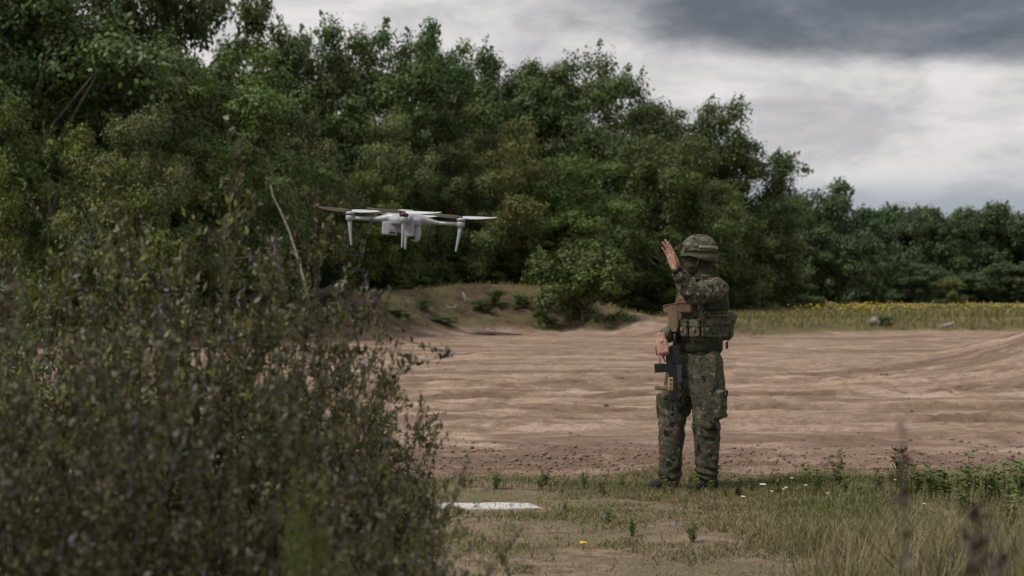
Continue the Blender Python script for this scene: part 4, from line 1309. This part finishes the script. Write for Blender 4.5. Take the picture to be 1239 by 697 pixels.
oc = t.add('ShaderNodeTexCoord').outputs['Object']
t.link(t.mix(t.ramp(t.noise(oc, 45, 4), .3, .7), (0.34, 0.185, 0.138), (0.47, 0.285, 0.220)), b.inputs['Base Color'])
b.inputs['Roughness'].default_value = .55
b.inputs['Subsurface Weight'].default_value = .08
b.inputs['Subsurface Radius'].default_value = (.012, .005, .003)
M['skin'] = m

TH = R(33)
FW = Vector((-math.cos(TH), -math.sin(TH), 0)); LT = Vector((math.sin(TH), -math.cos(TH), 0)); UP = Vector((0, 0, 1))
pel = Q(843, 443); chest = Q(850, 374); neck = Q(850, 334); headc = Q(845, 311)
shL = Q(868, 351, -.15); shR = Q(833, 350, .16)
elL = Q(838, 356, -.36); wrL = Q(818.5, 326.5, -.42)
elR = Q(832, 394, .16); wrR = Q(800.5, 409, -.19)
hpL = Q(856, 446, -.09); knL = Q(855, 512, -.15); anL = Q(857, 579, -.10)
hpR = Q(829, 446, .08); knR = Q(813, 512, .05); anR = Q(811, 579, .03)

def hand_parts(wr, e1, e3, thumb_sign, curls, thumb_open, spread=0.0, thumb_fwd=.25, scale=1.0):
    """e1 along hand, e3 palm normal, thumb on +e2*thumb_sign side"""
    e1 = e1.normalized(); e3 = (e3 - e1 * e3.dot(e1)).normalized(); e2 = e1.cross(e3).normalized() * thumb_sign
    k = scale
    out = [rings([(wr - e1 * .035 * k, e2 * .027 * k, e3 * .021 * k), (wr, e2 * .028 * k, e3 * .020 * k), (wr + e1 * .025 * k, e2 * .036 * k, e3 * .019 * k), (wr + e1 * .06 * k, e2 * .042 * k, e3 * .0155 * k),
                  (wr + e1 * .092 * k, e2 * .041 * k, e3 * .0125 * k), (wr + e1 * .102 * k, e2 * .036 * k, e3 * .009 * k)], 16, 2.6)]
    spec = [(.031, .095, (.044, .026, .022), .0088), (.0105, .099, (.049, .030, .024), .0090), (-.0105, .096, (.045, .028, .023), .0085), (-.030, .088, (.035, .021, .019), .0075)]
    for i, (o2, o1, ls, r) in enumerate(spec):
        p = wr + e2 * o2 * k + e1 * (o1 - .015) * k
        pts = [p, wr + e2 * o2 * k + e1 * o1 * k]
        ang = 0
        sp = spread * (1.5 - i)
        for j, L in enumerate(ls):
            ang += R(curls[i][j])
            d = (e1 * math.cos(ang) + e3 * math.sin(ang))
            d = (d + e2 * sp).normalized()
            pts.append(pts[-1] + d * L * k)
        out.append(rtube(pts, [r * k, r * k, r * .95 * k, r * .86 * k, r * .72 * k], 10, e3))
    b0 = wr + e2 * .024 * k + e1 * .022 * k + e3 * .004 * k
    d1 = (e2 * math.cos(R(thumb_open)) * .75 + e1 * .75 + e3 * thumb_fwd).normalized()
    d2 = (e1 * 1.0 + e2 * .15 + e3 * thumb_fwd * .8).normalized()
    out.append(rtube([b0, b0 + d1 * .045 * k, b0 + d1 * .045 * k + d2 * .034 * k, b0 + d1 * .045 * k + d2 * .060 * k], [.014 * k, .0115 * k, .0100 * k, .0078 * k], 10, e3))
    return out
handdirL = (Q(804.5, 290, -.44) - wrL)
palmL = Vector((-.72, -.62, -.30))
e1R = Vector((.10, -.06, -.99)); palmR = Vector((.25, .95, .05))
curlo = [(6, 4, 4), (2, 3, 3), (4, 5, 4), (9, 7, 6)]
body_parts = []
body_parts += hand_parts(wrL, handdirL, palmL, 1, curlo, 20, .006, .30, 1.14)
body_parts += hand_parts(wrR, e1R, palmR, -1, [(12, 14, 12), (52, 60, 34), (55, 62, 36), (55, 62, 38)], 40, 0, .6, 1.10)
body_parts.append(rtube([shL, elL.lerp(shL, .5), elL, elL.lerp(wrL, .4), wrL + handdirL.normalized() * .02], [.052, .050, .040, .041, .028], 12))
body_parts.append(rtube([shR, elR.lerp(shR, .5), elR, elR.lerp(wrR, .4), wrR + e1R * .02], [.052, .050, .040, .041, .028], 12))
body_parts.append(rings([(pel - UP * .10, LT * .13, FW * .10), (pel, LT * .165, FW * .115), (pel.lerp(chest, .45), LT * .145, FW * .10), (chest, LT * .17, FW * .12), (chest.lerp(neck, .6), LT * .175, FW * .10), (neck - UP * .03, LT * .09, FW * .07), (neck + UP * .01, LT * .055, FW * .058)], 20))
body_parts.append(rtube([neck - UP * .05, neck + UP * .05, headc - UP * .02], [.058, .056, .06], 12, FW))
HF = Vector((-.985, -.17, 0)).normalized(); HL = Vector((.17, -.985, 0)).normalized()
hd = headc
body_parts.append(rings([(hd - UP * .115 + HF * .045, HL * .028, HF * .035), (hd - UP * .10 + HF * .035, HL * .045, HF * .055), (hd - UP * .06 + HF * .015, HL * .062, HF * .080), (hd, HL * .074, HF * .095), (hd + UP * .05, HL * .076, HF * .098), (hd + UP * .09, HL * .062, HF * .080), (hd + UP * .115, HL * .03, HF * .04)], 18))
body_parts.append(rtube([hd + HF * .088 + UP * .015, hd + HF * .103 - UP * .018, hd + HF * .108 - UP * .03], [.010, .013, .012], 8, HL))      # nose
for s in (-1, 1):
    body_parts.append(rtube([hd + HL * s * .066 + UP * .02 - HF * .005, hd + HL * s * .068 - UP * .025], [(.008, .018), (.006, .012)], 8, HL))   # ears
for (h, kn, an) in ((hpL, knL, anL), (hpR, knR, anR)):
    body_parts.append(rtube([h, h.lerp(kn, .5), kn, kn.lerp(an, .35), an], [.085, .072, .055, .052, .038], 14, FW))
body = solid('body', body_parts, 0.0042, M['skin'], soldier, 2, decimate=.35, sfac=.4)

# cloth folds
def folds(scale, amp, stretch=(1, 1, 1), off=0.0, fine=.35):
    def f(co):
        p = Vector((co.x * stretch[0] + off, co.y * stretch[1], co.z * stretch[2])) * scale
        n1 = 1 - 2 * abs(mnoise.noise(p)); n2 = mnoise.noise(p * 2.3 + Vector((3, 1, 2)))
        return amp * (n1 - .5 + fine * n2)
    return f
# jacket with sleeves
wl = wrL.lerp(elL, .22)
wr_ = wrR.lerp(elR, .12)
jk = [rings([(Q(845, 428), LT * .185, FW * .145), (Q(846, 405), LT * .180, FW * .145), (chest - UP * .02, LT * .198, FW * .150), (Q(851, 356), LT * .205, FW * .135), (Q(851, 343), LT * .165, FW * .105), (neck - UP * .01, LT * .085, FW * .080)], 24),
      rtube([shL.lerp(chest, .25) + UP * .03, shL, shL.lerp(elL, .35), shL.lerp(elL, .7), elL, elL.lerp(wl, .35), elL.lerp(wl, .75), wl], [.09, .092, .084, .078, .073, .070, .062, .053], 16),
      rtube([shR.lerp(chest, .25) + UP * .03, shR, shR.lerp(elR, .5), elR, elR.lerp(wr_, .5), wr_], [.09, .088, .076, .068, .062, .050], 16)]
def jfold(co):
    return folds(10, .014, (1, 1, .8))(co) + .003 * mnoise.noise(co * 45)
jacket = solid('jacket', jk, .008, M['camo'], soldier, 3, jfold)
obj('collar', pd_mesh('collar', *rings([(neck - UP * .028, LT * .086, FW * .082), (neck + UP * .012, LT * .078, FW * .078), (neck + UP * .022, LT * .072, FW * .072), (neck - UP * .0, LT * .068, FW * .068)], 20), M['camo'], True), jacket)
obj('cuff', pd_mesh('cuff', *tube([wl - (wl - elL).normalized() * .03, wl + (wl - elL).normalized() * .012], [.058, .054], 16), M['camo'], True), jacket)
# trousers: seat, baggy legs, cargo pockets, gathered ankles
def leg(h, kn, an, s):
    gather = an + UP * .012
    return rtube([h + UP * .03, h.lerp(kn, .22), h.lerp(kn, .5), h.lerp(kn, .8), kn, kn.lerp(an, .3), kn.lerp(an, .6), kn.lerp(an, .82), gather, gather - UP * .03],
                 [(.125, .125), (.130, .128), (.122, .122), (.108, .108), (.098, .098), (.095, .093), (.090, .088), (.090, .088), (.080, .078), (.062, .06)], 18, FW)
tr = [rings([(Q(845, 424), LT * .172, FW * .135), (pel, LT * .185, FW * .150), (Q(843, 462), LT * .195, FW * .155), (Q(842, 478), LT * .165, FW * .13)], 24), leg(hpL, knL, anL, 1), leg(hpR, knR, anR, -1)]
tp = hpL.lerp(knL, .66) + Vector((.085, -.045, 0))
tr.append(rbox(tp, (.085, .15, .20), Matrix.Rotation(R(-25), 3, 'Z'), .35))
tp2 = hpR.lerp(knR, .70) + Vector((-.085, .0, 0))
tr.append(rbox(tp2, (.07, .15, .19), Matrix.Rotation(R(20), 3, 'Z'), .35))
def tfold(co):
    low = max(0, 1 - abs(co.z - .17) / .14)
    kn = max(0, 1 - abs(co.z - .50) / .16)
    return folds(8, .017, (1, 1, .5), 4)(co) + low * .010 * math.sin(co.z * 85 + 20 * co.x + 7 * mnoise.noise(co * 7)) + kn * .006 * math.sin(co.z * 70 + co.x * 30 + 4 * mnoise.noise(co * 6)) + .003 * mnoise.noise(co * 40)
trousers = solid('trousers', tr, .0085, M['camo_trousers'], soldier, 3, tfold)
fl = rbox(tp + Vector((.008, -.008, .085)), (.078, .150, .055), Matrix.Rotation(R(-25), 3, 'Z'), .45)
obj('pocket_flap', pd_mesh('pocket_flap', *fl, M['camo_trousers']), trousers)
# boots
def boot(an, toe_px, toe_py, dy, heel_back):
    toe = Q(toe_px, toe_py, dy); toe.z = .03
    d = (toe - an); d.z = 0; d.normalize()
    side = Vector((-d.y, d.x, 0))
    heel = Vector((an.x, an.y, 0)) - d * heel_back
    L = (Vector((toe.x, toe.y, 0)) - heel).length
    def at(s, z): return heel + d * (L * s) + UP * z
    pts = [rings([(at(.02, .058), side * .030, UP * .042), (at(.14, .062), side * .038, UP * .052), (at(.34, .062), side * .037, UP * .053), (at(.55, .052), side * .044, UP * .040), (at(.76, .044), side * .050, UP * .033), (at(.92, .040), side * .043, UP * .029), (at(1.0, .036), side * .022, UP * .018)], 16),
           rtube([at(.24, .06), an + UP * .02, an + UP * .13], [.052, .055, .058], 14, d)]
    b_ = solid('boot', pts, .007, M['boot'], soldier, 2, lambda co: .002 * mnoise.noise(co * 40))
    sv = rings([(at(s, .012), side * w_, UP * .014) for s, w_ in ((0.0, .026), (.1, .038), (.35, .037), (.6, .046), (.8, .051), (.95, .040), (1.01, .018))], 14, 4)
    obj('sole', pd_mesh('sole', *sv, M['gunblack']), b_)
    return b_
boot(anL, 832, 594, -.16, .075)
boot(anR, 784, 592, .0, .065)
# dark face cover and scarf
bal = [rings([(hd - UP * .125 + HF * .050, HL * .035, HF * .040), (hd - UP * .105 + HF * .038, HL * .055, HF * .066), (hd - UP * .06 + HF * .015, HL * .078, HF * .098), (hd, HL * .087, HF * .111), (hd + UP * .05, HL * .087, HF * .111), (hd + UP * .08, HL * .06, HF * .08)], 18),
       rtube([hd + HF * .088 + UP * .02, hd + HF * .110 - UP * .015, hd + HF * .112 - UP * .03], [.014, .018, .016], 8, HL),
       rings([(neck - UP * .045, LT * .088, FW * .085), (neck - UP * .01, LT * .080, FW * .082), (neck + UP * .03, HL * .078, HF * .084), (neck + UP * .07 + HF * .008, HL * .075, HF * .083)], 18)]
fc = solid('face_cover', bal, .007, M['darkbrown'], soldier, 2, lambda co: .002 * mnoise.noise(co * 22) + .002 * math.sin(co.z * 120 + 5 * mnoise.noise(co * 8)))
eye = hd + HF * .100 + UP * .028
obj('eye_strip', pd_mesh('eye_strip', *rings([(eye + HL * s * .012 * 5 - HF * (.030 if abs(s) > .9 else .006 if abs(s) > .4 else 0), UP * .012 * (1.1 - .4 * abs(s)), HF * .012) for s in (-1, -.5, 0, .5, 1)], 10), M['skin'], True), fc)
for s in (-.5, .5):
    ev = bmesh.new(); bmesh.ops.create_uvsphere(ev, u_segments=10, v_segments=8, radius=.0095)
    em = bpy.data.meshes.new('eye'); ev.to_mesh(em); ev.free(); em.materials.append(M['darkplastic'])
    obj('eye', em, fc, eye + HL * s * .06 + HF * .004)
# helmet: shell with rim, side rail, strap, padded nape
hc = Q(845.5, 303.5)
def shell(sc, lo=-1):
    rows = []
    for s in np.linspace(0, 1, 12):
        a = s * math.pi / 2
        z = .122 * math.sin(a) * sc
        r = math.cos(a) ** .86 if s < 1 else .06
        tilt = -HF * z * .06
        rows.append((hc + UP * z + tilt, HF * .137 * sc * max(r, .12), HL * .116 * sc * max(r, .12)))
    return rows
rows = shell(1.0)
rim = [(hc - UP * .062 + HF * .0, HF * .122, HL * .108), (hc - UP * .058, HF * .134, HL * .117), (hc - UP * .035, HF * .139, HL * .119)]
hv, hf = rings(rim + rows, 28)
# cut the face opening: raise rim at the front
h2 = []
for v in hv:
    rel = v - hc
    f_ = rel.dot(HF) / .137
    if rel.z < 0:
        k = max(0, min(1, (f_ - .15) / .5)); k = k * k * (3 - 2 * k)
        v = v + UP * (.022 * k * (-rel.z / .06))
        side = max(0, 1 - abs(f_ + .25) / .45)
        v = v - UP * (.018 * side * (-rel.z / .06))
    h2.append(v)
hel = solid('helmet', [(h2, hf)], .007, M['camo_helmet'], soldier, 2, lambda co: .0025 * mnoise.noise(co * 28))
obj('helmet_rim', pd_mesh('helmet_rim', *tube([hc - UP * (.058 - .022 * max(0, min(1, (math.cos(a) - .15) / .5)) + .016 * max(0, 1 - abs(math.cos(a) + .25) / .45)) + HF * .137 * math.cos(a) + HL * .119 * math.sin(a) for a in np.linspace(R(-175), R(175), 40)], [.0055] * 40, 8, UP), M['olivecloth'], True), hel)
# nape pad at the back, strap band, rail with boss
nap = [tube([hc - UP * (.050 + .012 * math.sin(math.pi * q_)) + HF * .132 * math.cos(a_) + HL * .120 * math.sin(a_) for q_, a_ in zip(np.linspace(0, 1, 18), np.linspace(R(78), R(282), 18))], [(.012 + .024 * math.sin(math.pi * min(1, max(0, q_ * 1.0))) ** .5, .013) for q_ in np.linspace(0, 1, 18)], 12, UP)]
obj('nape_pad', solid('nape_pad', nap, .007, M['olivecloth'], None, 3).data, hel)
for o in [o for o in COL.objects if o.name.startswith('nape_pad') and o.parent is None]:
    bpy.data.objects.remove(o)
def ell(a, z, out=1.0):
    return hc + UP * z + HF * .139 * out * math.cos(a) * math.sqrt(max(0, 1 - (max(z, 0) / .125) ** 2)) + HL * .120 * out * math.sin(a) * math.sqrt(max(0, 1 - (max(z, 0) / .125) ** 2))
obj('goggle_strap', pd_mesh('goggle_strap', *tube([ell(R(a), .028 - .012 * (a - 70) / 100, 1.02) for a in np.linspace(78, 182, 16)], [(.011, .004)] * 16, 8, UP), M['webbing'], True), hel)
obj('goggle_strap', pd_mesh('goggle_strap', *tube([ell(R(a), -.002 - .006 * (a - 70) / 100, 1.03) for a in np.linspace(70, 182, 16)], [(.008, .005)] * 16, 8, UP), M['darkbrown'], True), hel)
rl = [tube([ell(R(a), .004, 1.03) for a in np.linspace(25, 70, 8)], [(.012, .006)] * 8, 8, UP), tube([ell(R(40), .018, 1.0), ell(R(40), .018, 1.09)], [.018, .015], 12)]
obj('side_rail', pd_mesh('side_rail', *join(rl), M['olivecloth'], True), hel)
obj('rail_boss', pd_mesh('rail_boss', *tube([ell(R(38), .02, 1.07), ell(R(38), .02, 1.12)], [.011, .009], 12), M['darkplastic'], True), hel)
obj('front_mount', pd_mesh('front_mount', *rbox(ell(0, .035, 1.02), (.02, .035, .045), bev=.3), M['darkplastic']), hel)
obj('chin_strap', pd_mesh('chin_strap', *tube([hc + HL * .108 + HF * .03 - UP * .05, hd + HL * .088 + HF * .03 - UP * .06, hd + HL * .05 + HF * .05 - UP * .118], [(.009, .003)] * 3, 8, HF), M['olivecloth'], True), hel)
# watch on the raised wrist
hd1 = handdirL.normalized()
wt = obj('watch', pd_mesh('watch', *tube([wrL - hd1 * .014, wrL + hd1 * .016], [.036, .034], 18), M['darkplastic'], True), soldier)
obj('watch_case', pd_mesh('watch_case', *tube([wrL + Vector((.022, -.022, .01)), wrL + Vector((.034, -.035, .014))], [.021, .019], 16), M['gunblack'], True), wt)
# plate carrier and gear
vest = [rings([(Q(845, 412), LT * .188, FW * .160), (Q(846, 395), LT * .195, FW * .172), (Q(848, 372), LT * .200, FW * .178), (Q(850, 356), LT * .185, FW * .165), (Q(850, 349), LT * .15, FW * .14)], 24, 2.6)]
vs_ = solid('vest', vest, .009, M['camo_gear'], soldier, 3, lambda co: .005 * mnoise.noise(co * 20) + .003 * mnoise.noise(co * 50))
def on_torso(a, py, out):
    """point on the torso ellipse: a = angle from front towards the left side, py = image row of the height"""
    c = Q(847, py)
    return c + FW * math.cos(a) * (.172 + out) + LT * math.sin(a) * (.196 + out), (FW * math.cos(a) / .172 + LT * math.sin(a) / .196).normalized()
def pouch(name, a, py, w_, h_, d_, mat, parent, flap=None, bev=.3):
    p, nrm_ = on_torso(R(a), py, d_ * .38)
    tg = UP.cross(nrm_).normalized()
    M3 = Matrix((tg, nrm_, UP)).transposed()
    ms = pd_mesh(name, *rbox(p, (w_, d_, h_), M3, bev), mat)
    o = obj(name, ms, parent)
    bv = o.modifiers.new('b', 'BEVEL'); bv.width = .006; bv.segments = 2
    if flap:
        obj('flap', pd_mesh('flap', *rbox(p + UP * h_ * .30 + nrm_ * d_ * .12, (w_ * 1.06, d_ * .92, h_ * .45), M3, .3), flap), o)
    return o, p, nrm_, M3
pouch('chest_pouch', 22, 369.5, .115, .115, .075, M['brownpouch'], soldier, M['brownpouch'])
obj('side_band', pd_mesh('side_band', *tube([on_torso(R(a), 368.5, .022)[0] for a in np.linspace(58, 160, 14)], [(.043, .012)] * 14, 10, UP), M['darkgreen'], True), vs_)
for a in (14, 38, 62):
    o, p, nn_, M3 = pouch('magazine_pouch', a, 397, .078, .125, .05, M['camo_gear'], soldier, M['camo_gear'])
    obj('buckle', pd_mesh('buckle', *rbox(p + nn_ * .034 - UP * .004, (.016, .012, .024), M3, .3), M['webbing']), o)
for py in (382, 391, 406):
    obj('webbing_strap', pd_mesh('webbing_strap', *tube([on_torso(R(a), py, .028)[0] for a in np.linspace(60, 130, 10)], [(.008, .004)] * 10, 8, UP), M['olivecloth'], True), vs_)
# waist band between vest and trousers
obj('belt', pd_mesh('belt', *rings([(Q(845, 426), LT * .180, FW * .145), (Q(845, 424), LT * .192, FW * .158), (Q(845, 410), LT * .192, FW * .160), (Q(846, 406), LT * .186, FW * .15)], 28, 2.3), M['darkgreen'], True), soldier)
# sling and shoulder strap, push-to-talk tube
obj('shoulder_strap', pd_mesh('shoulder_strap', *tube([Q(861, 352, -.205), Q(858, 341, -.12), Q(856, 336, -.04), Q(862, 341, .06), Q(868, 356, .11)], [(.03, .010)] * 5, 10, LT), M['camo_gear'], True), vs_)
obj('radio_button', pd_mesh('radio_button', *rtube([Q(823, 355.5, -.17), Q(838, 354.5, -.2)], [.009, .009], 10), M['dronegrey'], True), vs_)
# rear pouch with drooping flap
rp = Q(873, 394, .02)
rpart = [rbox(rp, (.135, .19, .21), Matrix.Rotation(R(-30), 3, 'Z'), .35), rbox(rp + Vector((.010, -.01, .060)), (.155, .21, .115), Matrix.Rotation(R(-30), 3, 'Z') @ Matrix.Rotation(R(14), 3, 'Y'), .4)]
rpo = solid('rear_pouch', rpart, .008, M['camo_gear'], soldier, 3, folds(14, .008))
obj('strap_end', pd_mesh('strap_end', *rbox(Q(879.5, 418, -.03), (.018, .010, .05), None, .3), M['darkplastic']), rpo)
obj('strap', pd_mesh('strap', *tube([Q(884, 398, -.06), Q(882, 408, -.05), Q(880, 416, -.03)], [(.006, .003)] * 3, 6), M['darkplastic']), rpo)

# ------------------------------------------------------------------ rifle hanging muzzle down
RY = -.155
def G(px, py, dy=0.0):
    return Q(px, py, RY + dy)
rifle = empty('rifle', S0 + G(814, 428), 'black rifle with tan stock and tan front grip hanging muzzle down at the soldier\'s chest', 'rifle')
r0 = G(814, 428)
def plate(name, pix, th, mat, parent, dy=0.0, bev=.004):
    """side outline measured in the photograph, given its real thickness"""
    bm = bmesh.new()
    vs = [bm.verts.new(G(x, y, dy - th / 2) - r0) for x, y in pix]
    fc_ = bm.faces.new(vs)
    ex = bmesh.ops.extrude_face_region(bm, geom=[fc_])
    bmesh.ops.translate(bm, verts=[v for v in ex['geom'] if isinstance(v, bmesh.types.BMVert)], vec=(0, th, 0))
    bmesh.ops.recalc_face_normals(bm, faces=bm.faces)
    me = bpy.data.meshes.new(name); bm.to_mesh(me); bm.free(); me.materials.append(mat)
    o = obj(name, me, parent)
    bv = o.modifiers.new('b', 'BEVEL'); bv.width = bev; bv.segments = 2; bv.limit_method = 'ANGLE'
    return o
def rod(name, a, b_, r, mat, parent, n=14, dy=0.0):
    v, f = tube([G(*a, dy) - r0, G((a[0] + b_[0]) / 2, (a[1] + b_[1]) / 2, dy) - r0, G(*b_, dy) - r0], [r, r, r], n, (0, 1, 0))
    return obj(name, pd_mesh(name, v, f, mat, True), parent)
stk = plate('stock', [(803, 373), (803.5, 378), (808.5, 379), (808, 395), (812, 397), (813.2, 401.5), (819.2, 401.5), (819.8, 369.5), (812, 369)], .038, M['tan'], rifle)
plate('butt_pad', [(802.2, 372.5), (803, 369.5), (819.6, 366.4), (820, 369.2), (812, 369)], .04, M['brownpouch'], stk)
rod('buffer_tube', (816.8, 401), (815.8, 421), .0125, M['gunblack'], rifle)
rcv = plate('receiver', [(811.5, 418), (820.5, 418), (822, 423), (821, 446), (819, 451), (809, 451), (806.5, 440), (806, 432), (808.5, 425)], .044, M['gunblack'], rifle)
plate('charging_handle', [(819.5, 419), (823.5, 418), (824, 421), (820.5, 423)], .03, M['gunblack'], rcv)
rod('bolt_cover', (815, 431), (815, 441), .010, M['darkplastic'], rcv, dy=-.016)
plate('pistol_grip', [(811, 420.5), (809.5, 426.5), (800, 424), (796.5, 421), (798, 416.5), (803, 417)], .032, M['gunblack'], rifle)
plate('trigger_guard', [(806.5, 428), (807.5, 428), (803.5, 430.5), (804.5, 436), (807.5, 437), (807.5, 438), (803.4, 437.3), (802.2, 430)], .012, M['gunblack'], rcv)
plate('magazine', [(807.5, 440.5), (808, 450.5), (799, 450.6), (792.5, 451.2), (791.6, 440.4), (799, 439.6)], .026, M['gunblack'], rifle, bev=.003)
for x in (796, 799, 802):
    rod('magazine_rib', (x, 441), (x, 450), .002, M['gunblack'], rcv, 8, dy=-.0135)
hg_ = plate('handguard', [(809.5, 450.5), (819, 450.5), (818, 485), (810, 485)], .040, M['gunblack'], rifle)
for k in range(7):
    y = 453.5 + k * 4.4
    plate('rail_tooth', [(818, y), (820, y), (820, y + 2), (818, y + 2)], .022, M['gunblack'], hg_, bev=.0008)
rc_ = plate('rail_cover', [(808.6, 456.5), (814.6, 456.5), (814.4, 472.6), (808.4, 472.6)], .048, M['tanlight'], hg_)
for k in range(3):
    y = 458.2 + k * 4.9
    plate('rail_slot', [(810.2, y), (813.2, y), (813.2, y + 3), (810.2, y + 3)], .0505, M['brownpouch'], rc_, bev=.0006)
plate('front_grip', [(809, 466.2), (809, 472.2), (799, 472), (793, 471.6), (791.8, 469), (792.6, 466), (799, 467)], .034, M['tan'], rifle, bev=.008)
lb = plate('laser_box', [(819.6, 442.5), (825.2, 441.5), (825.4, 463), (819, 463.5)], .05, M['gunblack'], rifle)
lb.data.materials[0] = simple_mat('grey_blue_housing', (0.030, 0.036, 0.046), .4, vary=.1)
rod('barrel', (814, 484), (813.4, 499), .0095, M['gunblack'], rifle)
rod('muzzle_brake', (813.4, 497), (813.2, 503), .0125, M['gunblack'], rifle)
plate('front_sight', [(812, 484), (818, 482), (821.5, 489.2), (821, 490.4), (810, 490.4), (810, 489), (818.5, 488.6), (816.5, 485)], .014, M['gunblack'], rifle, bev=.001)
slv, slf = tube([Q(817, 401, RY + .0) - r0, Q(819, 375, RY + .03) - r0, Q(821, 353, -.12) - r0, Q(836, 340, -.10) - r0, Q(853, 335, -.04) - r0], [(.013, .003)] * 5, 8, (0, 1, 0))
obj('sling', pd_mesh('sling', slv, slf, M['darkgreen'], True), rifle)
